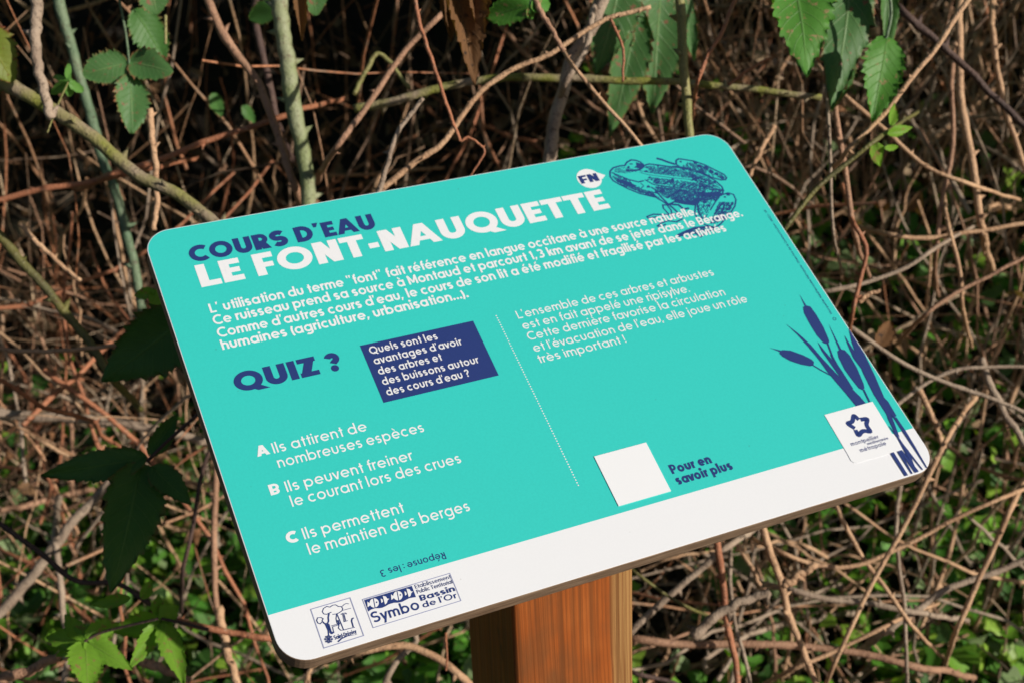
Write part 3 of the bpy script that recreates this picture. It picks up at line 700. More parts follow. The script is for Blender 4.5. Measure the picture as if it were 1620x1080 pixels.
LIVY = leaf_mat('ivy_leaf_surface', (.75, .85, .70), (1.1, 1.1, 1.0), (.20, .28, .10), None, (.12, .10, .04), .25, .33, True, .5)
LLIT = leaf_mat('leaf_litter_surface', (.8, .8, .8), (1.15, 1.1, 1.05), (.25, .17, .10), None, (.06, .04, .03), .12, .8, True, .8)

# ================================================================ ground and bank
FH = RW[2].copy(); FH[2] = 0; FH /= np.linalg.norm(FH); RH = np.array([FH[1], -FH[0], 0.0])
def sm(a, b, x):
    t = np.clip((x - a) / (b - a), 0, 1); return t * t * (3 - 2 * t)
def wave(x, y):
    return (np.sin(x * 3.1 + y * 1.7) + np.sin(x * 7.3 - y * 5.1 + 1) * .5 + np.sin(x * 13.1 + y * 11.7 + 2) * .3 + np.sin(-x * 23 + y * 29) * .15)
def hgt(s, l):
    s0 = 1.50 + .55 * sm(.25, -.35, l) * 1.0
    r = np.clip(s - s0, 0, 1.6)
    return 1.0 * r + .25 * np.clip(s - s0 - 1.6, 0, 3) + wave(s * 1.3, l * 1.3) * .022 * sm(30, 8, np.abs(s))
def sl2w(s, l, z): return np.stack([CAMP[0] + FH[0] * s + RH[0] * l, CAMP[1] + FH[1] * s + RH[1] * l, z], -1)
g = np.concatenate([-np.geomspace(90, 2.2, 16), np.linspace(-2, 5, 176), np.geomspace(5.3, 150, 18)])
gl = np.concatenate([-np.geomspace(120, 3.2, 16), np.linspace(-3, 3, 150), np.geomspace(3.2, 120, 16)])
S, L = np.meshgrid(g, gl, indexing='ij'); Zz = hgt(S, L); V = sl2w(S, L, Zz).reshape(-1, 3)
a, b = S.shape; I = np.arange(a * b).reshape(a, b)
F = np.stack([I[:-1, :-1], I[:-1, 1:], I[1:, 1:], I[1:, :-1]], -1).reshape(-1, 4)
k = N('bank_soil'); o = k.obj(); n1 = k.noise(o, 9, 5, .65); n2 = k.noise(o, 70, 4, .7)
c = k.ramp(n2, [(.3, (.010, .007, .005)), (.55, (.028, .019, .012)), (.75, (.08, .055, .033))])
c = k.mix(k.ramp(n1, [(.45, (0,)), (.6, (.5,))]), c, (.022, .035, .012)); c = k.mix(.35, c, (.004, .003, .002)); k.set(Base_Color=c, Roughness=.95); k.bump(n2, 1.0, .01)  # near-black mixed in, putting the thicket's deep shade into the soil colour
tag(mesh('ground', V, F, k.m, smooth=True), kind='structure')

# ================================================================ tubes and leaves, many at once
def tubes(P, Rr, sides=5):
    """P (n,k,3) centre lines, Rr (n,k) radii -> verts, quads"""
    n, kk, _ = P.shape; T = np.gradient(P, axis=1); T /= np.linalg.norm(T, axis=2, keepdims=True) + 1e-9
    ref = rng.normal(size=(n, 1, 3)); ref = ref - (ref * T[:, kk // 2:kk // 2 + 1]).sum(2, keepdims=True) * T[:, kk // 2:kk // 2 + 1]
    ref /= np.linalg.norm(ref, axis=2, keepdims=True) + 1e-9
    U = ref - (ref * T).sum(2, keepdims=True) * T; U /= np.linalg.norm(U, axis=2, keepdims=True) + 1e-9; W_ = np.cross(T, U)
    an = np.arange(sides) * 2 * np.pi / sides
    V = P[:, :, None] + Rr[:, :, None, None] * (U[:, :, None] * np.cos(an)[:, None] + W_[:, :, None] * np.sin(an)[:, None])
    base = np.arange(n * kk * sides).reshape(n, kk, sides); nx = np.roll(base, -1, 2)
    F = np.stack([base[:, :-1], nx[:, :-1], nx[:, 1:], base[:, 1:]], -1).reshape(-1, 4)
    return V.reshape(-1, 3), F
def stems(C0, D, Ln, r, bend, k_=8):
    t = np.linspace(-.5, .5, k_)[None, :, None]; n = len(C0)
    q = rng.normal(size=(n, 1, 3)); q -= (q * D[:, None]).sum(2, keepdims=True) * D[:, None]; q /= np.linalg.norm(q, axis=2, keepdims=True)
    P = C0[:, None] + D[:, None] * Ln[:, None, None] * t + q * (bend * Ln)[:, None, None] * (t * t * 4)
    P = P + np.cumsum(rng.normal(size=(n, k_, 3)), axis=1) * (Ln * .011)[:, None, None]
    R_ = r[:, None] * (1.1 - .55 * (t[..., 0] + .5)) * rng.uniform(.85, 1.15, (n, k_))
    return P, R_
PAL = np.array([(.60, .38, .23), (.50, .28, .16), (.70, .51, .34), (.47, .20, .10), (.33, .205, .135), (.50, .37, .26), (.20, .125, .085), (.54, .29, .165)])
def pick(n, p=None): return PAL[rng.choice(len(PAL), n, p=p)] * rng.uniform(.7, 1.2, (n, 1))
def unit(v): return v / np.linalg.norm(v, axis=-1, keepdims=True)
def scatter(n, lo, hi, slo, shi, hmin, hmax, vert=.5):
    l = rng.uniform(lo, hi, n); s = rng.uniform(slo, shi, n)
    z = hgt(s, l) + rng.uniform(hmin, hmax, n) ** 1.0
    C_ = sl2w(s, l, z); D = rng.normal(size=(n, 3)); up = rng.random(n) < vert
    D[up] = D[up] * .35 + np.array([0, 0, 1.0]); return C_, unit(D), l, s, z
def clear(C_):
    """keep the sign, its post and the camera's side free of stems"""
    q = (C_ - CAMP) @ RW[2]; return (q > .92) & ~((np.abs(C_[:, 0]) < .25) & (C_[:, 1] < .42) & (C_[:, 2] < 1.2))

def in_frame(C_, m=.0):
    q = (C_ - CAMP) @ RW.T; u = q[:, 0] / q[:, 2] * FPX / 810; v = q[:, 1] / q[:, 2] * FPX / 540
    return (np.abs(u) < 1 + m) & (np.abs(v) < 1 + m) & (q[:, 2] > 0)

# --- dead stems, the deep mass
parts = []; parts3 = []
def green_at(l, s):
    """how much living ground ivy grows at a spot of the bank"""
    g1 = sm(.15, .35, l) * sm(2.12, 1.92, s) + 1.0 * sm(.25, .05, l) * sm(2.22, 2.05, s)
    return np.clip(g1, 0, 1) * (.6 + .4 * (wave(l * 2.4 + 3, s * 2.4) > -.45))
def mass(n, *a, Lr=(.15, .6), rr_=(.0010, .0033), bend=.05, p=None, skip=False, **kw):
    C_, D, l, s, z = scatter(n, *a, **kw); kp = clear(C_) & ~((rng.random(n) < .86 * green_at(l, s)) & (z - hgt(s, l) < .30))
    if skip: kp &= (rng.random(n) > .93 * green_at(l, s)) & ~((l < .15) & (s > 2.4) & (rng.random(n) < .85)); C_, D = C_[kp], D[kp]; n = len(C_)
    Ln = rng.uniform(*Lr, n); r = rng.uniform(*rr_, n) * (.6 + .4 * rng.random(n))
    P, R_ = stems(C_, D, Ln, r, rng.uniform(0, bend * 2, n)); V, F = tubes(P, R_)
    pc = pick(n, p); parts.append((V, F, np.repeat(pc, 8 * 5, axis=0)))
    big = np.where((Ln > .1) & (R_.mean(1) > .0013))[0]
    if len(big):                                   # thorns
        m = 5; ii = np.repeat(big, m); kk = rng.integers(1, 7, len(ii)); base = P[ii, kk] + (P[ii, kk - 1] - P[ii, kk]) * rng.random((len(ii), 1)); T_ = unit(P[ii, kk - 1] - P[ii, kk]); rr0 = R_[ii, kk][:, None]
        q = rng.normal(size=(len(ii), 3)); q = unit(q - (q * T_).sum(1, keepdims=True) * T_); b2 = np.cross(T_, q); h_ = rng.uniform(.003, .006, (len(ii), 1)); e_ = h_ * .5
        V = np.stack([base + q * rr0 * .6 + T_ * e_, base + q * rr0 * .6 + b2 * e_ * .5, base + q * rr0 * .6 - T_ * e_, base + q * rr0 * .6 - b2 * e_ * .5, base + q * (rr0 + h_)], 1).reshape(-1, 3)
        o5 = np.arange(len(ii))[:, None, None] * 5; F = (o5 + np.array([[0, 1, 4, 4], [1, 2, 4, 4], [2, 3, 4, 4], [3, 0, 4, 4]])[None]).reshape(-1, 4); parts3.append((V, F[:, :3], np.repeat(pc[ii] * .8, 5, axis=0)))
RB = [.12, .22, .05, .22, .12, .04, .13, .10]
mass(360, -1.6, .25, 1.75, 2.7, .0, .95, vert=.45, p=RB)
mass(170, -1.6, .3, 1.25, 1.9, .35, 1.05, vert=.3, p=RB, Lr=(.2, .5))
mass(170, .15, 1.9, 1.35, 1.9, .03, .42, vert=.45)
mass(760, .15, 1.9, 1.85, 2.7, .0, .40, vert=.6)
mass(460, .2, 1.9, 1.5, 2.6, .0, 1.0, vert=.6, Lr=(.2, .7))
mass(190, -1.4, 1.6, 1.2, 2.1, .03, .25, vert=.3, Lr=(.15, .5))
mass(900, .15, 1.9, 1.5, 2.6, .0, .55, vert=.45, Lr=(.06, .3), rr_=(.0007, .0018))
mass(600, -1.6, .2, 1.5, 2.6, .0, .50, vert=.35, Lr=(.06, .3), rr_=(.0007, .0020))
# short broken pieces lying on the bank
mass(4300, -1.6, 1.9, 1.15, 2.9, .0, .06, skip=True, vert=.05, Lr=(.02, .09), rr_=(.0016, .0050), bend=.02)
mass(1500, -1.5, .2, 1.9, 2.6, .0, .16, skip=True, vert=.1, Lr=(.02, .12), rr_=(.0014, .0042), bend=.04)
def join(parts_):
    V = []; F = []; T = []; b = 0
    for v, f, t in parts_: V.append(v); F.append(f + b); T.append(t); b += len(v)
    return np.concatenate(V), np.concatenate(F), np.concatenate(T)
V, F, T = join(parts); V3, F3, T3 = join(parts3)
thn = (V3, F3, T3)
tag(mesh('dead_stems', V, F, BARK, smooth=True, tint=T), 'mass of broken brown bramble stems heaped deep in the thicket', 'dead stems', kind='stuff')
tag(mesh('stem_thorns', thn[0], thn[1], BARK, tint=thn[2]), 'small dry thorns bristling on the dead stems in the thicket', 'thorns', kind='stuff')

# --- leaf templates
def leaf_grid(nu, nv, shape, fold=.25, curl=.15, serr=0.0, teeth=12, pleat=.0):
    """unit leaf along +X, width along Y, normal +Z; shape(t) = half width"""
    V = []; U = []
    for a in range(nu + 1):
        t = a / nu; hw = shape(t)
        if serr: hw *= 1 - serr * ((a % 2) == 0) if 0 < a < nu else 1
        for b in range(-nv, nv + 1):
            y = b / nv; sh = (serr * .25 * abs(y) ** 3 / teeth * 4 if serr else 0)
            V.append((t + sh - .10 * abs(y) * hw, y * hw, abs(y) * hw * fold - curl * t * t + pleat * math.sin((t * 9 - abs(y) * 2.6) * 2 * math.pi) * abs(y)))
            U.append((t, y))
    m = 2 * nv + 1
    F = [(a * m + b, a * m + b + 1, (a + 1) * m + b + 1, (a + 1) * m + b) for a in range(nu) for b in range(m - 1)]
    F = [f[::-1] if False else f for f in F]
    return np.array(V), np.array(F), np.array(U)
ovate = lambda t: .36 * (math.sin(math.pi * min(1, t * 1.0) ** .72)) * (1 - .25 * t) + .001
roundl = lambda t: .46 * math.sqrt(max(0, math.sin(math.pi * t ** .85))) + .001
ivy = lambda t: (.42 * math.sin(math.pi * t ** .6) + .10 * math.sin(3 * math.pi * t)) * .95 + .002
small = lambda t: .33 * math.sin(math.pi * t) ** .8 + .001
TPL = {'ivy': leaf_grid(6, 2, ivy, .2, .12), 'small': leaf_grid(4, 1, small, .3, .2), 'litter': leaf_grid(5, 1, ovate, .9, .5)}
def many(tpl, C_, X, Nn, size, tint):
    V0, F0, U0 = TPL[tpl]; X = unit(X - (X * Nn).sum(1, keepdims=True) * Nn); Y = np.cross(Nn, X); n = len(C_)
    V = C_[:, None] + size[:, None, None] * ((V0[None, :, 0, None] - .5) * X[:, None] + V0[None, :, 1, None] * Y[:, None] * rng.uniform(.8, 1.15, (n, 1, 1)) + V0[None, :, 2, None] * Nn[:, None])
    F = (F0[None] + (np.arange(n) * len(V0))[:, None, None]).reshape(-1, 4)
    return V.reshape(-1, 3), F, np.repeat(tint, len(V0), axis=0), np.tile(U0, (n, 1))
GP = np.array([(.06, .20, .025), (.10, .28, .035), (.18, .38, .04), (.10, .20, .07), (.22, .30, .15), (.28, .45, .06), (.045, .13, .025)])
LP = np.array([(.22, .13, .07), (.30, .21, .13), (.14, .08, .05), (.36, .27, .18), (.20, .10, .05)])
def leaves(n, lo, hi, slo, shi, h0, h1, tpl, pal, size, fac=None, tilt=.55):
    l = rng.uniform(lo, hi, n); s = rng.uniform(slo, shi, n)
    if fac is not None: kp = rng.random(n) < fac(l, s); l, s = l[kp], s[kp]
    n = len(l); C_ = sl2w(s, l, hgt(s, l) + rng.uniform(h0, h1, n) * (1 + .35 * (l > .25))); kp = clear(C_); C_ = C_[kp]; n = len(C_)
    Nn = unit(np.array([0, 0, .75]) - FH * .45 + RH * .1 + rng.normal(size=(n, 3)) * tilt)
    return C_, rng.normal(size=(n, 3)), Nn, rng.uniform(*size, n), pal[rng.choice(len(pal), n)] * rng.uniform(.75, 1.25, (n, 1))
A_ = leaves(15000, -1.6, 1.9, 1.15, 2.3, .03, .20, 'ivy', GP, (.02, .044), green_at)
A2 = leaves(4500, -1.6, 1.9, 1.15, 2.2, .02, .11, 'small', GP, (.008, .018), green_at, .8)
B_ = leaves(3000, -1.6, 1.9, 1.2, 2.8, .0, .05, 'litter', LP, (.015, .045), None, .8)
B3 = leaves(700, -1.6, .2, 1.6, 2.6, .0, .4, 'litter', LP * 1.25, (.012, .032), None, .9)
B2 = leaves(1300, .2, 1.9, 1.5, 2.6, .0, .5, 'litter', LP * 1.25, (.012, .034), None, .9)
# ivy that can be told apart: the leaves that show largest, each its own object under its patch
inf_ = in_frame(A_[0], .02); dep = (A_[0] - CAMP) @ RW[2]
def behind_sign(C_):
    q = (C_ - CAMP); d = WM.T @ q.T; c0 = WM.T @ (CAMP - PBL); t = -c0[2] / d[2]; x = c0[0] + d[0] * t; y = c0[1] + d[1] * t
    return (x > 0) & (x < PW) & (y > 0) & (y < PH)
cand = np.where(inf_ & ~behind_sign(A_[0]))[0]; score = A_[3][cand] / dep[cand]
cand = cand[np.argsort(-score)][:540]; keep = np.ones(len(A_[0]), bool); keep[cand] = False
V0, F0, U0 = TPL['ivy']; variants = []
for q in range(10):
    c_ = GP[q % len(GP)] * (0.9 + .03 * q)
    me_o = mesh('ivy_leaf', V0 - np.array([.5, 0, 0]), F0, LIVY, smooth=True, tint=np.tile(c_, (len(V0), 1)), uv=U0); variants.append(me_o.data); bpy.data.objects.remove(me_o)
lc = ((A_[0] - CAMP) @ RH)
pat = [('ivy growing over the ground at lower right of the post, among crossing stems', lc > .45), ('ivy growing over the ground right beside the wooden post', (lc > .12) & (lc <= .45)), ('ivy growing in the shade at the lower left corner, under the dark leaves', lc <= .12)]
for lab, msk in pat:
    ids = [q for q in cand if msk[q]]
    if not ids: continue
    ctr = A_[0][ids].mean(0); pt = empty('ground_ivy', ctr.tolist()); tag(pt, lab, 'ivy', 'ivy patches covering the ground')
    for q in ids:
        Nn = A_[2][q]; X = A_[1][q]; X = unit(X - (X @ Nn) * Nn); Y = np.cross(Nn, X); z = A_[3][q]
        m = np.eye(4); m[:3, 0] = X * z; m[:3, 1] = Y * z; m[:3, 2] = Nn * z; m[:3, 3] = A_[0][q] - ctr
        o = bpy.data.objects.new('leaf', variants[q % 10]); COL.objects.link(o); o.parent = pt; o.matrix_local = Matrix(m.tolist())
for nm, dat, tp, mt, lab, cat_ in (('ivy_cover', [x[keep] for x in A_], 'ivy', LIVY, 'small ivy leaves carpeting the ground far between the dead stems', 'ground cover'), ('creeping_cover', A2, 'small', LIVY, 'tiny green leaves creeping between the ivy on the ground', 'ground cover'),
                         ('leaf_litter', B_, 'litter', LLIT, 'curled dry brown leaves strewn over the bank', 'leaf litter'), ('hanging_litter', B2, 'litter', LLIT, 'withered leaf scraps caught in the dry stems on the right', 'leaf litter'), ('hanging_litter', B3, 'litter', LLIT, 'withered leaf scraps caught in the dry stems on the left', 'leaf litter')):
    V, F, T, U = many(tp, *dat); tag(mesh(nm, V, F, mt, smooth=True, tint=T, uv=U), lab, cat_, kind='stuff')

# --- dry stems told apart: every stem its own object
def stem_mesh(seed, Ln, r, thorns=True):
    rs = np.random.default_rng(seed); C_ = np.zeros((1, 3)); D = np.array([[0, 0, 1.0]])
    P, R_ = stems(C_, D, np.array([Ln]), np.array([r]), np.array([rs.uniform(.02, .14)]), 12); V, F = tubes(P, R_, 6)
    if thorns:
        Vt, Ft = thorn_set(P[0], R_[0], rs, .03); F = np.concatenate([F, Ft + len(V)]); V = np.concatenate([V, Vt])
    return V, F
def thorn_set(P, R_, rs, gap, size=2.2):
    sl_ = np.linalg.norm(np.diff(P, axis=0), axis=1); cum = np.concatenate([[0], np.cumsum(sl_)]); V = []; F = []; t = gap * rs.random()
    while t < cum[-1]:
        c_ = np.array([np.interp(t, cum, P[:, q]) for q in range(3)]); r = np.interp(t, cum, R_); i_ = min(len(P) - 2, np.searchsorted(cum, t) - 1 if t > 0 else 0)
        T_ = unit(P[i_ + 1] - P[i_]); n_ = rs.normal(size=3); n_ = unit(n_ - (n_ @ T_) * T_); b_ = np.cross(T_, n_); h = max(.0022, r * size * rs.uniform(.7, 1.2)); h = min(h, .0075)
        e = h * .55; o_ = len(V); base = c_ + n_ * r * .7
        V += [base + T_ * e, base + b_ * e * .45, base - T_ * e, base - b_ * e * .45, base + n_ * h * 1.3 - T_ * h * .5]
        F += [(o_, o_ + 1, o_ + 4, o_ + 4), (o_ + 1, o_ + 2, o_ + 4, o_ + 4), (o_ + 2, o_ + 3, o_ + 4, o_ + 4), (o_ + 3, o_, o_ + 4, o_ + 4)]
        t += gap * rs.uniform(.4, 1.8)
    return (np.array(V), np.array([f for f in F])) if V else (np.zeros((0, 3)), np.zeros((0, 4), int))
def tri_ok(V, F):
    """from_pydata form: drop the doubled corner of thorn triangles"""
    return V.tolist(), [tuple(f[:3]) if f[2] == f[3] else tuple(f) for f in F.tolist()]
var = []
for q in range(24):
    V, F = stem_mesh(q, [.22, .35, .5, .65][q % 4], [.0018, .0026, .0022, .0034][(q // 4) % 4]); V, F = tri_ok(V, F)
    oo = mesh('dry_stem', V, F, [TAN, PINK, GREY, RED, TAN, GREY][q % 6], smooth=True); var.append(oo.data); bpy.data.objects.remove(oo)
cnt = 0; rs = np.random.default_rng(4)
zones = [(135, .25, 1.35, 1.3, 2.0, .05, .55, .6, (0, 1, 2, 4, 5)), (75, -.9, .2, 1.25, 1.9, .15, .8, .4, (0, 1, 3, 3, 5)), (42, -.9, 1.2, 1.15, 1.6, .03, .22, .25, (0, 1, 2, 4, 5))]
CW = ['tan', 'pinkish brown', 'grey brown', 'reddish brown', 'tan', 'grey brown']; LWd = ['Stubby', 'Short', 'Long', 'Lengthy']; used = set()
PLACE = [(0, 0, 250, 360, 'in the upper left corner'), (250, 0, 520, 330, 'above the heading at the left'), (520, 0, 830, 300, 'in the dark hollow above the title'), (830, 0, 1080, 250, 'beside the forked grey branch'),
         (1080, 0, 1300, 180, 'under the large hanging green leaf'), (1080, 180, 1330, 420, 'just right of the frog drawing'), (1300, 0, 1480, 220, 'around the serrated leaves at upper right'), (1480, 0, 1700, 220, 'by the dark maroon cane at the upper right'),
         (1300, 220, 1480, 480, 'below the leaves at upper right'), (1480, 220, 1700, 480, 'at the right edge under the maroon cane'), (1300, 480, 1480, 700, 'right of the bulrush drawing'), (1480, 480, 1700, 700, 'at the right edge level with the logo sticker'),
         (1400, 700, 1700, 900, 'off the sign\'s lower right corner'), (1400, 900, 1700, 1200, 'in the bottom right corner'), (1180, 780, 1400, 950, 'under the white band at the right'), (1180, 950, 1400, 1200, 'at the bottom right of the tan cane'),
         (980, 850, 1180, 1200, 'just right of the post'), (0, 360, 260, 620, 'left of the dark toothed leaf'), (0, 620, 350, 820, 'behind the large shaded leaves'), (0, 820, 200, 1200, 'around the bright young leaves in the bottom left'), (200, 820, 480, 1200, 'by the sign\'s lower left corner'), (480, 960, 760, 1200, 'below the printed logos, left of the post')]
def where_(p):
    q = RW @ (p - CAMP); u, v = q[:2] / q[2] * FPX + (810, 540)
    for a_, b_, c_, d_, t_ in PLACE:
        if a_ <= u < c_ and b_ <= v < d_: return t_
    return 'near the edge of the sign'
for zi, (n, lo, hi, slo, shi, h0, h1, ve, cols) in enumerate(zones):
    tr = 0; c0 = 0
    while c0 < n and tr < 6000:
        tr += 1; l, s = rs.uniform(lo, hi), rs.uniform(slo, shi); z = hgt(np.array(s), np.array(l)) + rs.uniform(h0, h1); p = sl2w(np.array(s), np.array(l), z)[None]
        if not clear(p)[0] or not in_frame(p, .03)[0] or behind_sign(p)[0]: continue
        D = rs.normal(size=3)
        if rs.random() < ve: D = D * .35 + np.array([0, 0, 1.0])
        pool = [q for q in range(24) if q % 6 in cols]; q = pool[rs.integers(len(pool))]
        ax = unit(RW @ D); ori = 'upright' if abs(ax[1]) > 1.7 * abs(ax[0]) else 'nearly level' if abs(ax[0]) > 1.7 * abs(ax[1]) else 'leaning right' if ax[0] * ax[1] < 0 else 'leaning left'
        wl = where_(p[0]); lab = '%s %s stem, %s, %s' % (LWd[q % 4], CW[q % 6], ori, wl)
        if lab in used: continue
        o = bpy.data.objects.new('dry_stem', var[q]); COL.objects.link(o); o.location = p[0].tolist()
        o.rotation_mode = 'QUATERNION'; o.rotation_quaternion = Vector(D.tolist()).to_track_quat('Z', 'X') @ Matrix.Rotation(rs.uniform(0, 6.28), 3, 'Z').to_quaternion()
        f_ = rs.uniform(.75, 1.3); o.scale = (f_, f_, f_); c0 += 1; used.add(lab); tag(o, lab, 'dry stem', 'dry stems ' + wl)
# ================================================================ canes one can point at
def smooth_path(pts, n=28):
    P = np.array(pts, float); m = len(P)
    if m == 2: return P[0] + (P[1] - P[0]) * np.linspace(0, 1, n)[:, None]
    t = np.concatenate([[0], np.cumsum(np.linalg.norm(np.diff(P[:, :3], axis=0), axis=1))]); t /= t[-1]; out = []
    T_ = np.zeros_like(P)
    for a in range(m):
        lo, hi = max(0, a - 1), min(m - 1, a + 1); T_[a] = (P[hi] - P[lo]) / (t[hi] - t[lo])
    for x in np.linspace(0, 1, n):
        a = min(m - 2, np.searchsorted(t, x, 'right') - 1); h = t[a + 1] - t[a]; u = (x - t[a]) / h
        out.append((2 * u ** 3 - 3 * u ** 2 + 1) * P[a] + (u ** 3 - 2 * u ** 2 + u) * h * T_[a] + (-2 * u ** 3 + 3 * u ** 2) * P[a + 1] + (u ** 3 - u ** 2) * h * T_[a + 1])
    return np.array(out)
rs2 = np.random.default_rng(9)
def cane(pts, d, wpx, mat, label, thorns=.028, taper=.74, name='bramble_cane', cat_='bramble cane', sides=9, group='bramble canes'):
    """pts: (x, y) of the photograph or (x, y, depth); wpx: thickness in the photograph's pixels"""
    P3 = np.array([at(p[0], p[1], p[2] if len(p) > 2 else d) for p in pts])
    P = smooth_path(P3, max(14, 9 * len(pts))); n = len(P)
    r0 = wpx / FPX * d / 2; tt = np.linspace(0, 1, n)
    Rr = r0 * (1 - (1 - taper) * tt) * (1 + .025 * rs2.normal(size=n))
    # knots
    for _ in range(max(1, n // 12)):
        q = rs2.integers(1, n - 1); Rr[q] *= 1.12
    for ax_ in range(3):
        P[:, ax_] += r0 * (.16 * np.sin(tt * rs2.uniform(9, 22) + rs2.uniform(0, 6)) + .12 * np.sin(tt * rs2.uniform(25, 50) + rs2.uniform(0, 6)))
    P = P + rs2.normal(size=P.shape) * r0 * .05
    V, F = tubes(P[None], Rr[None], sides); V = V.tolist(); F = [tuple(f) for f in F.tolist()]
    F += [tuple(range(sides))[::-1], tuple(range(len(V) - sides, len(V)))]
    if thorns:
        Vt, Ft = thorn_set(P, Rr, rs2, thorns, 1.7)
        if len(Vt):
            Vt, Ft = tri_ok(Vt, Ft); b = len(V); V += Vt; F += [tuple(i_ + b for i_ in f) for f in Ft]
    c_ = P.mean(0); V = [(v[0] - c_[0], v[1] - c_[1], v[2] - c_[2]) for v in V]
    o = mesh(name, V, F, MATS[mat], smooth=True); o.location = c_.tolist(); tag(o, label, cat_, group); return o
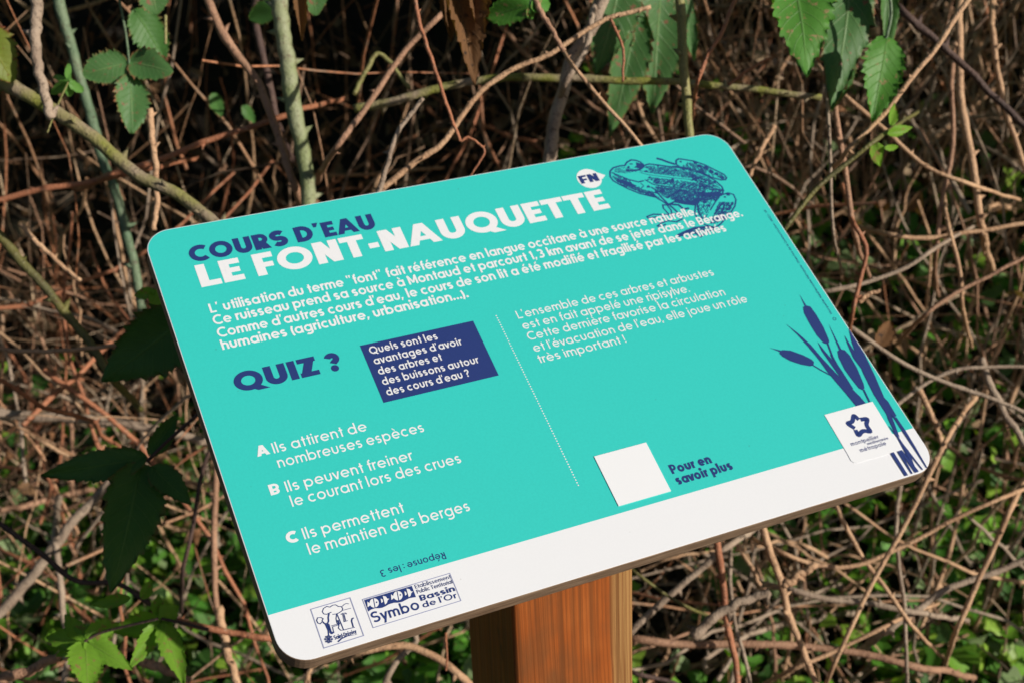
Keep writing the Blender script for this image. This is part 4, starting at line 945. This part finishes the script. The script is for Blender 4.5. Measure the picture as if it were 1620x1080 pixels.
CN = [
 ([(432, -60), (447, 50), (466, 160), (478, 240), (487, 330), (500, 470)], 1.22, 27, 'gg', 'thickest upright grey green bramble cane, behind the top edge left of the heading'),
 ([(82, -50), (105, 50), (130, 130), (160, 240), (190, 330), (212, 430), (228, 500)], 1.30, 17, 'bg', 'slender blue green cane running down to the sign\'s upper left corner'),
 ([(-40, 100), (30, 145), (110, 190), (200, 260), (290, 318), (360, 370)], 1.08, 23, 'mo', 'mossy grey cane slanting down behind the sign from the upper left edge'),
 ([(58, -40), (57, 40), (60, 105), (72, 160), (82, 190)], 1.05, 20, 'gr', 'short thorny grey cane with a frayed node at the upper left edge'),
 ([(175, 278), (245, 255), (320, 225), (400, 200), (465, 178)], 1.25, 11, 're', 'thorny red stem crossing left of the thickest green cane'),
 ([(-20, 322), (60, 300), (150, 288), (230, 268)], 1.28, 10, 're', 'low reddish stem running level near the left edge above the sign'),
 ([(322, -20), (345, 40), (393, 108), (412, 135), (440, 220), (468, 300)], 1.24, 14, 'pi', 'peeling pinkish cane slanting down beside the thickest green cane'),
 ([(405, 40), (415, 90), (430, 150), (438, 190)], 1.32, 13, 'da', 'dark shaded cane just left of the thickest green cane'),
 ([(236, 175), (242, 230), (248, 290), (245, 365)], 1.12, 11, 'ta', 'short upright tan stem ending above the sign\'s upper left corner'),
 ([(655, -20), (660, 20), (683, 95), (705, 160), (728, 224)], 1.02, 7, 're', 'thin red vine dropping to a hooked tip above the letters FONT'),
 ([(728, 224), (742, 218), (766, 238), (758, 258), (744, 278)], 1.02, 4.5, 're', 'thin curled tendril under the hooked red vine'),
 ([(530, 235), (572, 180), (625, 105), (660, 60), (700, 20)], 1.14, 11, 'pi', 'pinkish stem slanting up from the sign\'s top edge at the letter D'),
 ([(598, 310), (612, 262), (632, 205), (670, 155)], 1.05, 9, 'gr', 'short pale grey twig rising from the top edge beside the curled tendril'),
 ([(600, 305), (650, 262), (700, 225), (745, 165), (800, 115), (870, 85), (960, 30), (1030, 12)], 1.06, 10, 'ta', 'long tan twig climbing from the top edge to the broken grey branch'),
 ([(560, 172), (640, 155), (735, 132), (850, 122), (960, 126), (1080, 132), (1200, 143), (1300, 153)], 1.20, 14, 'mo', 'mossy level cane with a broken end, crossing the whole upper middle'),
 ([(866, 270), (880, 190), (893, 130), (912, 80), (945, 30), (965, -30)], 1.16, 25, 'gr', 'thick forked grey branch standing behind the speech bubble'),
 ([(893, 135), (925, 80), (935, 30)], 1.13, 12, 'gr', 'second arm of the forked grey branch above the speech bubble'),
 ([(1073, -40), (1080, 60), (1085, 140), (1092, 230)], 1.10, 16, 'yg', 'straight yellow green cane upright behind the frog drawing'),
 ([(908, 106), (945, 150), (985, 195), (1018, 235)], 1.06, 7, 'ta', 'thorny thin twig slanting down to the frog drawing'),
 ([(838, -15), (862, 30), (893, 82)], 1.02, 10, 'pi', 'short pinkish twig under the small lobed leaf'),
 ([(965, 30), (985, 75), (985, 130)], 1.04, 5, 're', 'fine reddish hanging shoot right of the forked grey branch'),
 ([(1175, -25), (1140, 55), (1118, 90), (1104, 130)], 1.06, 7, 're', 'thorny red twig right beside the yellow green cane'),
 ([(1152, 135), (1185, 110), (1218, 92)], 1.16, 6, 're', 'short thorny red twig over the level mossy cane\'s right end'),
 ([(1545, -20), (1490, 62), (1440, 125), (1400, 180), (1340, 240)], 1.08, 9, 'ta', 'long straight tan twig slanting across the upper right'),
 ([(1425, 15), (1475, 60), (1540, 120), (1585, 165), (1640, 215)], 1.2, 14, 'da', 'dark maroon cane slanting to the upper right edge'),
 ([(1330, 145), (1400, 205), (1470, 268), (1535, 292)], 1.25, 8, 'ta', 'tan stem passing under the hanging serrated leaf at upper right'),
 ([(1235, 372), (1290, 300), (1345, 255), (1385, 222)], 1.05, 9, 'ol', 'olive green young stem rising from the sign\'s right edge'),
 ([(1322, 165), (1330, 230), (1340, 300), (1352, 370)], 1.14, 10, 'pi', 'upright pink stem below the leaves right of the frog'),
 ([(1307, 125), (1311, 200), (1314, 280), (1318, 365)], 1.12, 6, 'gr', 'thin upright grey stem just left of the upright pink stem'),
 ([(1516, 40), (1518, 130), (1530, 210), (1545, 300), (1552, 360)], 1.3, 14, 'ta', 'peeling tan cane upright near the right edge'),
 ([(1570, 50), (1582, 130), (1602, 210), (1630, 290)], 1.34, 11, 'ta', 'tan cane leaning into the right edge'),
 ([(1505, 130), (1508, 220), (1490, 320), (1480, 400)], 1.32, 9, 'pi', 'pinkish thin cane left of the peeling tan cane'),
 ([(1225, 200), (1205, 235), (1185, 280)], 1.2, 9, 'ta', 'short tan stem just past the sign\'s upper right corner'),
 ([(-30, 345), (30, 408), (85, 470), (130, 530), (172, 590)], 1.18, 15, 'ol', 'olive cane slanting down toward the dark toothed leaf at left'),
 ([(-30, 648), (60, 660), (160, 664), (260, 682), (345, 705)], 1.5, 17, 'gr', 'weathered grey stick lying level at the left edge'),
 ([(-20, 551), (60, 556), (130, 552), (190, 546)], 1.15, 8, 'ta', 'thin pale stick lying level under the olive cane'),
 ([(33, 355), (70, 395), (128, 445)], 1.22, 8, 'ta', 'short pale stick beside the olive cane'),
 ([(-20, 985), (40, 925), (100, 845), (150, 790), (190, 745)], 1.5, 17, 'gr', 'grey cane slanting up behind the largest shaded leaf'),
 ([(-20, 815), (50, 862), (120, 918), (190, 925), (240, 955)], 1.15, 9, 'da', 'dark reddish stem crossing the lower left corner'),
 ([(-20, 1078), (40, 1062), (92, 1038)], 1.1, 19, 'pi', 'thick pinkish cane end in the bottom left corner'),
 ([(215, 1042), (260, 1058), (300, 1075)], 1.2, 15, 'pi', 'pinkish cane end under the bright green leaves'),
 ([(88, 855), (96, 930), (105, 1010), (100, 1090)], 1.5, 12, 'gr', 'upright grey stem above the bright green leaves'),
 ([(345, 725), (340, 800), (338, 900), (342, 960), (370, 1060)], 1.4, 11, 'pi', 'upright pinkish stem left of the sign\'s left edge'),
 ([(318, 755), (305, 830), (290, 900)], 1.24, 8, 'da', 'thin dark stem right of the largest shaded leaf'),
 ([(345, 960), (360, 1030), (382, 1100)], 1.25, 15, 'ta', 'tan broken stem at the sign\'s lower left'),
 ([(300, 985), (370, 1000), (430, 1012)], 1.2, 12, 're', 'reddish stem running under the sign\'s lower left corner'),
 ([(1133, 845), (1142, 915), (1152, 985), (1170, 1100)], 1.22, 13, 're', 'red cane upright below the white band, nearest the post'),
 ([(1203, 830), (1235, 920), (1262, 1010), (1300, 1100)], 1.24, 14, 'ta', 'tan cane slanting down under the sign, right of the red cane'),
 ([(1322, 795), (1362, 878), (1400, 930), (1440, 985)], 1.26, 8, 'ta', 'thin tan stem dropping from the white band toward the lower right'),
 ([(1500, 690), (1425, 840), (1372, 940), (1315, 1062)], 1.22, 9, 'ta', 'long thin stem slanting down left from the sign\'s lower right corner'),
 ([(1418, 830), (1423, 900), (1430, 960), (1436, 1080)], 1.26, 8, 'gr', 'thin upright grey stem below the sign\'s lower right corner'),
 ([(1095, 1008), (1150, 962), (1218, 936)], 1.18, 17, 'gr', 'thick grey broken stick leaning on the tan cane'),
 ([(1240, 925), (1265, 908), (1288, 893)], 1.17, 15, 'ta', 'cut end of a pale thick stick beside the tan cane'),
 ([(1245, 932), (1300, 945), (1380, 955), (1450, 968)], 1.28, 11, 'gr', 'grey stem running level right of the tan cane'),
 ([(1230, 870), (1290, 893), (1360, 892), (1440, 858), (1500, 825), (1590, 785)], 1.25, 8, 'ta', 'long arched tan stem crossing the lower right'),
 ([(1400, 998), (1450, 965), (1510, 925), (1570, 905), (1640, 878)], 1.3, 13, 'gr', 'thick grey stem climbing to the lower right edge'),
 ([(1000, 1010), (1100, 1018), (1240, 1020), (1350, 1030), (1460, 1055)], 1.3, 14, 'pi', 'thickest pinkish stem lying level near the bottom, right of the post'),
 ([(1600, 800), (1565, 880), (1530, 960), (1515, 990)], 1.28, 10, 'ta', 'tan stem slanting near the lower right edge'),
 ([(1250, 1060), (1330, 1025), (1410, 985)], 1.27, 8, 'ta', 'thin tan twig under the thickest level stem'),
 ([(1155, 905), (1163, 985), (1180, 1050), (1190, 1100)], 1.28, 8, 'gr', 'thin grey stem behind the red cane'),
 ([(1160, 850), (1185, 890), (1210, 940)], 1.32, 8, 'ta', 'short thin stem from the white band between the red and tan canes'),
 ([(1000, 900), (1060, 945), (1100, 965)], 1.25, 6, 'ol', 'thin ochre stalk sloping away from the post top'),
 ([(998, 1000), (1050, 950), (1100, 905), (1150, 865)], 1.27, 13, 'gr', 'thorny grey cane rising from the post to the white band'),
 ([(998, 1062), (1060, 1078), (1120, 1110)], 1.24, 9, 'da', 'dark twig sloping down beside the post'),
 ([(1340, 515), (1400, 555), (1460, 590), (1560, 628), (1640, 660)], 1.2, 9, 'gr', 'long grey brown stem running from the bulrush drawing to the right edge'),
 ([(1405, 650), (1450, 615), (1510, 585), (1640, 580)], 1.22, 8, 'gr', 'grey stem crossing the long one near the bulrush drawing'),
 ([(1550, 565), (1572, 620), (1600, 670), (1640, 725)], 1.24, 13, 'gr', 'grey thick stem bending to the right edge'),
 ([(1452, 610), (1475, 660), (1495, 710)], 1.26, 10, 'ta', 'short tan stem right of the logo sticker'),
 ([(1352, 355), (1371, 392), (1362, 440), (1347, 500)], 1.12, 8, 're', 'kinked orange brown twig close to the sign\'s right edge'),
 ([(1360, 478), (1375, 465), (1392, 461)], 1.12, 8, 'ta', 'side shoot of the kinked orange brown twig'),
 ([(1300, 462), (1360, 450), (1430, 425), (1470, 398)], 1.2, 8, 'gr', 'grey stem leaving the sign\'s right edge below the small print'),
 ([(1405, 370), (1450, 378), (1520, 370), (1640, 350)], 1.3, 9, 'ta', 'level tan stem right of the sign\'s top corner'),
 ([(1500, 360), (1512, 400), (1520, 440), (1522, 480)], 1.26, 8, 'ta', 'upright pale stem under the peeling tan cane'),
 ([(1462, 500), (1500, 470), (1560, 440), (1640, 395)], 1.24, 8, 'pi', 'pinkish stem sloping up to the right edge'),
 ([(740, 1078), (690, 1040), (640, 1020), (560, 1035)], 1.2, 14, 'ta', 'pale stem arching below the two printed logos'),
 ([(600, 1100), (630, 1040), (660, 1010), (640, 985)], 1.22, 10, 'gr', 'forked grey twig under the basin logo'),
 ([(480, 1100), (490, 1060), (505, 1045), (515, 1030)], 1.24, 9, 'ta', 'short tan twig under the village logo'),
 ([(705, 1000), (707, 1040), (706, 1060)], 1.1, 4, 're', 'fine hanging red shoot left of the post'),
 ([(560, 150), (575, 120), (600, 85), (648, 140)], 1.28, 8, 'yg', 'yellow green shoot bending over at the top left of centre'),
]
def tuck(pts, d, lab):
    """carry an end that stops in mid air on into the tangle behind"""
    if any(q in lab for q in ('broken', 'short', 'cut', 'hooked', 'tendril', 'ending', 'frayed', 'stick', 'end ', 'shoot')): return pts
    out = [(p[0], p[1], d) for p in pts]
    for e_, n_ in ((0, 1), (-1, -2)):
        x, y = pts[e_][:2]
        if 0 < x < 1620 and 0 < y < 1080:
            dx, dy = x - pts[n_][0], y - pts[n_][1]; L_ = math.hypot(dx, dy); q = (x + dx / L_ * 70 + 12, y + dy / L_ * 70, d + .16)
            out = [q] + out if e_ == 0 else out + [q]
    return out
for pts, d, w_, m_, lab in CN: cane(tuck(pts, d, lab), d, w_, m_, lab)

# ================================================================ leaves one can point at
def serrated(t, w=.40, p=.75, teeth=11, depth=.10):
    b = w * math.sin(math.pi * t ** p) ** .9 * (1 - .12 * t)
    return b + .001
def leaflet(parent, mat, base, tip, wpx, d, dt=0.0, shape='ovate', seed=0, facing=None, fold=.22, curl=.12, name='leaflet', roll=0.0, teeth=None):
    """one leaf blade from base pixel to tip pixel (depth d, tip dt farther), wpx wide"""
    rs_ = random.Random(seed + int(base[0] * 7 + tip[1] * 3))
    B = at(base[0], base[1], d); T_ = at(tip[0], tip[1], d + dt); X = T_ - B; Ln = float(np.linalg.norm(X)); X = X / Ln
    vw = unit(CAMP - B) * .75 + sd * .35 + (np.array(facing) if facing is not None else 0); Nn = vw - (vw @ X) * X; Nn = unit(Nn)
    if roll: Y0 = np.cross(Nn, X); Nn = unit(Nn * math.cos(roll) + Y0 * math.sin(roll))
    Y = np.cross(Nn, X); hw = wpx * (1.18 if shape == 'ovate' and wpx > 60 else 1.06) / FPX * d / 2 / Ln
    nt_ = teeth or (9 if wpx < 60 else 13); nu = nt_ * 4; nv = 5; V = []; U = []
    pw = {'ovate': .70, 'round': .80, 'narrow': .62}[shape]
    for a in range(nu + 1):
        t = a / nu; env = math.sin(math.pi * t ** pw) ** (.62 if shape == 'round' else .85)
        if shape == 'ovate': env *= (1.05 - .15 * t)
        fr = (t * nt_) % 1.0; tooth = (1 - .20 * (1 - fr) - .07 * (int(t * nt_) % 2)) * (1 + .02 * math.sin(a * 2.1 + seed))
        for b in range(-nv, nv + 1):
            y = b / nv; e = env * hw * (tooth if abs(b) == nv else (.99 if abs(b) < nv - 1 else .985)) * (1 + .05 * math.sin(t * 7 + seed + (1 if b > 0 else 3)))
            back = -.16 * abs(y) ** 1.2 * hw * (1 - t) + .03 * abs(y) * (1 if abs(b) == nv else 0) * (fr - .3) * .6
            ph = t * 9 - abs(y) * 2.6
            z = abs(y) * env * hw * fold - curl * (t ** 1.6) + .012 * math.cos(ph * 2 * math.pi) * abs(y) * (1 - abs(y) * .4) + .02 * math.sin(t * 5 + y * 3 + seed)
            V.append(B + X * (t + back) * Ln + Y * y * e / max(abs(y), 1e-6) * abs(y) * Ln + Nn * z * Ln); U.append((t, y))
    V = np.array(V); m = 2 * nv + 1
    F = [(a * m + b, a * m + b + 1, (a + 1) * m + b + 1, (a + 1) * m + b) for a in range(nu) for b in range(m - 1)]
    if parent is not None: V = V - np.array(parent.location)
    return mesh(name, V, np.array(F), mat, parent, smooth=True, uv=np.array(U))
def stalk(parent, pts, d, wpx, mat='bg', name='stalk'):
    P = smooth_path(np.array([at(p[0], p[1], p[2] if len(p) > 2 else d) for p in pts]), 12) - np.array(parent.location)
    V, F = tubes(P[None], np.full((1, 12), wpx / FPX * d / 2), 6); return mesh(name, V, F, MATS[mat], parent, smooth=True)
def spray(name, label, cat_, root, d, group='leaf sprays of the thicket'):
    e = empty(name, at(root[0], root[1], d).tolist()); tag(e, label, cat_, group); return e
def blades(e, mat, d, items, shape='ovate', **kw):
    for q, it in enumerate(items):
        leaflet(e, mat, it[0], it[1], it[2], it[3] if len(it) > 3 else d, it[4] if len(it) > 4 else .01, it[5] if len(it) > 5 else shape, seed=q * 5 + int(d * 100), **kw)
e = spray('bramble_leaf', 'large bright green toothed leaf hanging at the top, right of centre', 'leaf', (1262, -30), 1.05); blades(e, LGREEN, 1.05, [((1256, -45), (1284, 108), 104, 1.05, -.04)]); stalk(e, [(1256, -45), (1250, -110)], 1.05, 6)
e = spray('bramble_leaf', 'long pale green leaf in half shade behind the large hanging one', 'leaf', (1350, -20), 1.12); blades(e, LMATURE, 1.12, [((1348, -40), (1325, 168), 84, 1.12, -.03)]); stalk(e, [(1348, -40), (1350, -100)], 1.12, 6)
e = spray('bramble_leaf', 'serrated green leaf with browned edges pointing down, over the long straight tan twig', 'leaf', (1402, 65), 1.08); blades(e, LGREEN, 1.08, [((1402, 62), (1388, 188), 70, 1.08, -.02)]); stalk(e, [(1402, 62), (1410, 20), (1402, -40)], 1.08, 5)
e = spray('bramble_leaf', 'narrow dark leaf at the top edge above the serrated green leaf', 'leaf', (1402, -20), 1.1); blades(e, LDARK, 1.1, [((1404, -40), (1412, 92), 34, 1.1, .0, 'narrow')]); stalk(e, [(1404, -40), (1404, -90)], 1.1, 5)
e = spray('bramble_leaf', 'small dark leaf hanging below the pale green half shaded leaf', 'leaf', (1330, 100), 1.11); blades(e, LDARK, 1.11, [((1338, 92), (1326, 168), 40, 1.11, .0)]); stalk(e, [(1338, 92), (1345, 60)], 1.11, 4)
e = spray('bramble_leaf', 'small lobed leaf pair with nibbled edges at the top centre', 'leaf', (838, 10), 1.02); blades(e, LGREEN, 1.02, [((838, 8), (766, 28), 50), ((828, -30), (800, 15), 40), ((842, 12), (872, 2), 34), ((834, 15), (846, 30), 20)], 'round'); stalk(e, [(838, 8), (850, -50)], 1.02, 4)
e = spray('bramble_leaf', 'group of big half shaded leaves between the forked branch and the yellow green cane', 'leaf', (1010, -30), 1.24)
blades(e, LMATURE, 1.24, [((985, -40), (948, 120), 84), ((1010, 20), (972, 218), 66, 1.26), ((1045, -30), (1040, 178), 92, 1.27), ((1075, -20), (1103, 95), 42, 1.2)]); stalk(e, [(1010, 20), (1015, -80)], 1.25, 5)
e = spray('bramble_leaf', 'three rounded bramble leaflets with reddened edges at upper left', 'leaf', (203, 104), 1.12)
blades(e, LMATURE, 1.12, [((198, 100), (131, 118), 62, 1.12, -.01), ((208, 98), (270, 112), 58, 1.12, -.01), ((206, 122), (212, 208), 60, 1.12, -.01)], 'round'); stalk(e, [(206, 122), (200, 60), (183, -30)], 1.12, 4)
e = spray('bramble_leaf', 'green leaf with reddish tips at the very top left of centre', 'leaf', (240, -20), 1.1); blades(e, LMATURE, 1.1, [((235, -35), (250, 24), 66)], 'round'); stalk(e, [(262, 24), (262, 70)], 1.1, 5, 'yg')
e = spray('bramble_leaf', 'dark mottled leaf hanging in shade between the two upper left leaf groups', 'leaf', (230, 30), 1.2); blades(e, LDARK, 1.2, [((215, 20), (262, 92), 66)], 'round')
e = spray('bramble_leaf', 'yellow and red spotted leaf cut by the left edge', 'leaf', (-20, 50), 1.05); blades(e, LSPOT, 1.05, [((-30, 45), (22, 128), 74)], 'round')
e = spray('seedling', 'cluster of tiny bright green leaves beside the three reddened leaflets', 'seedling', (108, 128), 1.06)
blades(e, LSPRING, 1.06, [((105, 128), (82, 118), 13), ((106, 126), (111, 98), 13), ((108, 128), (78, 152), 18), ((108, 132), (112, 155), 17), ((110, 132), (134, 145), 18), ((104, 130), (85, 136), 10), ((108, 126), (118, 128), 8)], 'round', teeth=3); stalk(e, [(108, 130), (90, 170), (75, 210)], 1.06, 3, 'yg')
e = spray('dead_leaf', 'large crumpled dead brown leaf hanging at the top left of centre', 'dead leaf', (720, -30), 1.04)
blades(e, LDEAD, 1.04, [((715, -40), (762, 112), 70, 1.04, -.02, 'narrow'), ((745, -40), (770, 62), 40, 1.03, .0, 'narrow'), ((700, -30), (720, 60), 40, 1.05, .0, 'narrow')], fold=1.1, curl=.3)
e = spray('dead_leaf', 'twisted pale dead leaf hanging right of the thickest green cane', 'dead leaf', (465, -20), 1.08); blades(e, LDEAD, 1.08, [((466, -30), (484, 58), 26, 1.08, 0, 'narrow')], fold=1.2, curl=.3)
e = spray('bramble_leaf', 'small green leaf tucked behind the top of the thickest green cane', 'leaf', (425, 20), 1.27); blades(e, LDARK, 1.27, [((440, 10), (392, 32), 40), ((440, 5), (415, 5), 20)], 'round')
e = spray('bramble_leaf', 'half shown grey green leaf at the top beside the twisted dead leaf', 'leaf', (498, -20), 1.1); blades(e, LMATURE, 1.1, [((492, -30), (502, 26), 48)], 'round')
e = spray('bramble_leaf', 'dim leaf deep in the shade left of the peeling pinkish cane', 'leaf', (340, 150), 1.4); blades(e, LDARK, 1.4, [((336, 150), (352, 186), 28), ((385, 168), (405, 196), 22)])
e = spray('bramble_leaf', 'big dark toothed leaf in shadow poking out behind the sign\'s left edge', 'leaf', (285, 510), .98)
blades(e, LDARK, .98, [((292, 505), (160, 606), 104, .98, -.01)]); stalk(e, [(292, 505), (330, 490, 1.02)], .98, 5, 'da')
e = spray('bramble_leaf', 'small bright sprig above the big dark toothed leaf', 'leaf', (238, 478), 1.02); blades(e, LYOUNG, 1.02, [((245, 462), (208, 468), 22), ((240, 480), (262, 455), 30)], 'ovate')
e = spray('bramble_leaf', 'cluster of large shaded leaves at lower left, one broad leaf hanging straight down', 'leaf', (232, 722), 1.0)
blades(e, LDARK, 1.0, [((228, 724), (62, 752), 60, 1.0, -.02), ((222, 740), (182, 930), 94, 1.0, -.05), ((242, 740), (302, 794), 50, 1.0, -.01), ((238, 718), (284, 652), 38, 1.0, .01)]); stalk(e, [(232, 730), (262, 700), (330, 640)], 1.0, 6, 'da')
e = spray('bramble_leaf', 'bright young green leaves half in sun at the bottom left', 'leaf', (135, 1012), 1.02)
blades(e, LYOUNG, 1.02, [((134, 1014), (68, 1006), 44), ((134, 1018), (142, 1088), 62, 1.02, -.03), ((138, 1014), (208, 1056), 42, 1.02, -.01), ((130, 1010), (102, 968), 34), ((138, 1006), (190, 985), 40), ((128, 1018), (84, 1040), 20)]); stalk(e, [(134, 1014), (160, 1000), (250, 978)], 1.02, 5, 'da')
e = spray('bramble_leaf', 'second spray of toothed young leaves below the broad hanging leaf', 'leaf', (255, 978), 1.04)
blades(e, LYOUNG, 1.04, [((252, 978), (168, 1002), 42, 1.04), ((252, 984), (206, 1058), 34, 1.04, -.02), ((256, 984), (293, 1078), 44, 1.04, -.03), ((256, 976), (284, 958), 40), ((248, 972), (252, 938), 26), ((205, 945), (136, 958), 24), ((225, 945), (242, 915), 22)]); stalk(e, [(255, 978), (290, 985), (330, 995)], 1.04, 5, 'da')
e = spray('bramble_leaf', 'small sunlit leaves where the olive stem meets the long straight twig', 'leaf', (1395, 230), 1.06)
blades(e, LYOUNG, 1.06, [((1382, 228), (1395, 265), 28, 1.06), ((1405, 212), (1448, 200), 20, 1.06), ((1410, 198), (1418, 160), 18, 1.06), ((1400, 235), (1425, 232), 12, 1.06)])
e = spray('dead_leaf', 'pale papery dead leaf caught beside the sign\'s right edge', 'dead leaf', (1400, 520), 1.2); blades(e, LDEAD, 1.2, [((1388, 548), (1412, 508), 34)], 'round', fold=.5)
# unseen leaves and stems added above the frame to shade what lies below
shade_crown = empty('shade_bramble', sl2w(np.array(1.6), np.array(-.6), np.array(1.6)).tolist()); tag(shade_crown, 'unseen bramble growth added to shade the dark hollow at the upper left', 'bramble', None)
def shade_leaves(n, lo, hi, slo, shi, z0, z1, mat, nm, size=(.04, .085)):
    l = rng.uniform(lo, hi, n); s = rng.uniform(slo, shi, n); C_ = sl2w(s, l, rng.uniform(z0, z1, n)); kp = ~in_frame(C_, .10); C_ = C_[kp]; n = len(C_)
    Nn = unit(np.array([0, 0, .5]) + sd * .6 + rng.normal(size=(n, 3)) * .5)
    V, F, T, U = many('ivy', C_, rng.normal(size=(n, 3)), Nn, rng.uniform(*size, n), GP[rng.choice(len(GP), n)] * rng.uniform(.6, 1.0, (n, 1)))
    o = mesh(nm, V - np.array(shade_crown.location), F, mat, shade_crown, smooth=True, tint=T, uv=U); o['kind'] = 'stuff'
shade_leaves(5600, -1.7, .95, 1.4, 2.9, .75, 1.95, LIVY, 'shade_foliage')
C_, D, l, s, z = scatter(260, -1.7, .6, 1.3, 2.6, .6, 1.6, vert=.6); kp = ~in_frame(C_, .2) & clear(C_); C_, D = C_[kp], D[kp]
P, R_ = stems(C_, D, rng.uniform(.2, .5, len(C_)), rng.uniform(.0015, .003, len(C_)), rng.uniform(0, .15, len(C_))); V, F = tubes(P, R_)
o = mesh('stems', V - np.array(shade_crown.location), F, BARK, shade_crown, smooth=True, tint=np.repeat(pick(len(C_)), 40, axis=0)); o['kind'] = 'stuff'

shade_crown = empty('shade_bramble', sl2w(np.array(1.8), np.array(1.5), np.array(1.0)).tolist()); tag(shade_crown, 'unseen bramble growth added beyond the right edge to throw dappled shade on the stems', 'bramble', None)  # unseen leaves added right of the frame to break up the sunlight
shade_leaves(1500, 1.0, 2.1, 1.0, 2.7, .25, 1.6, LIVY, 'shade_foliage', (.03, .08))
shade_crown = None
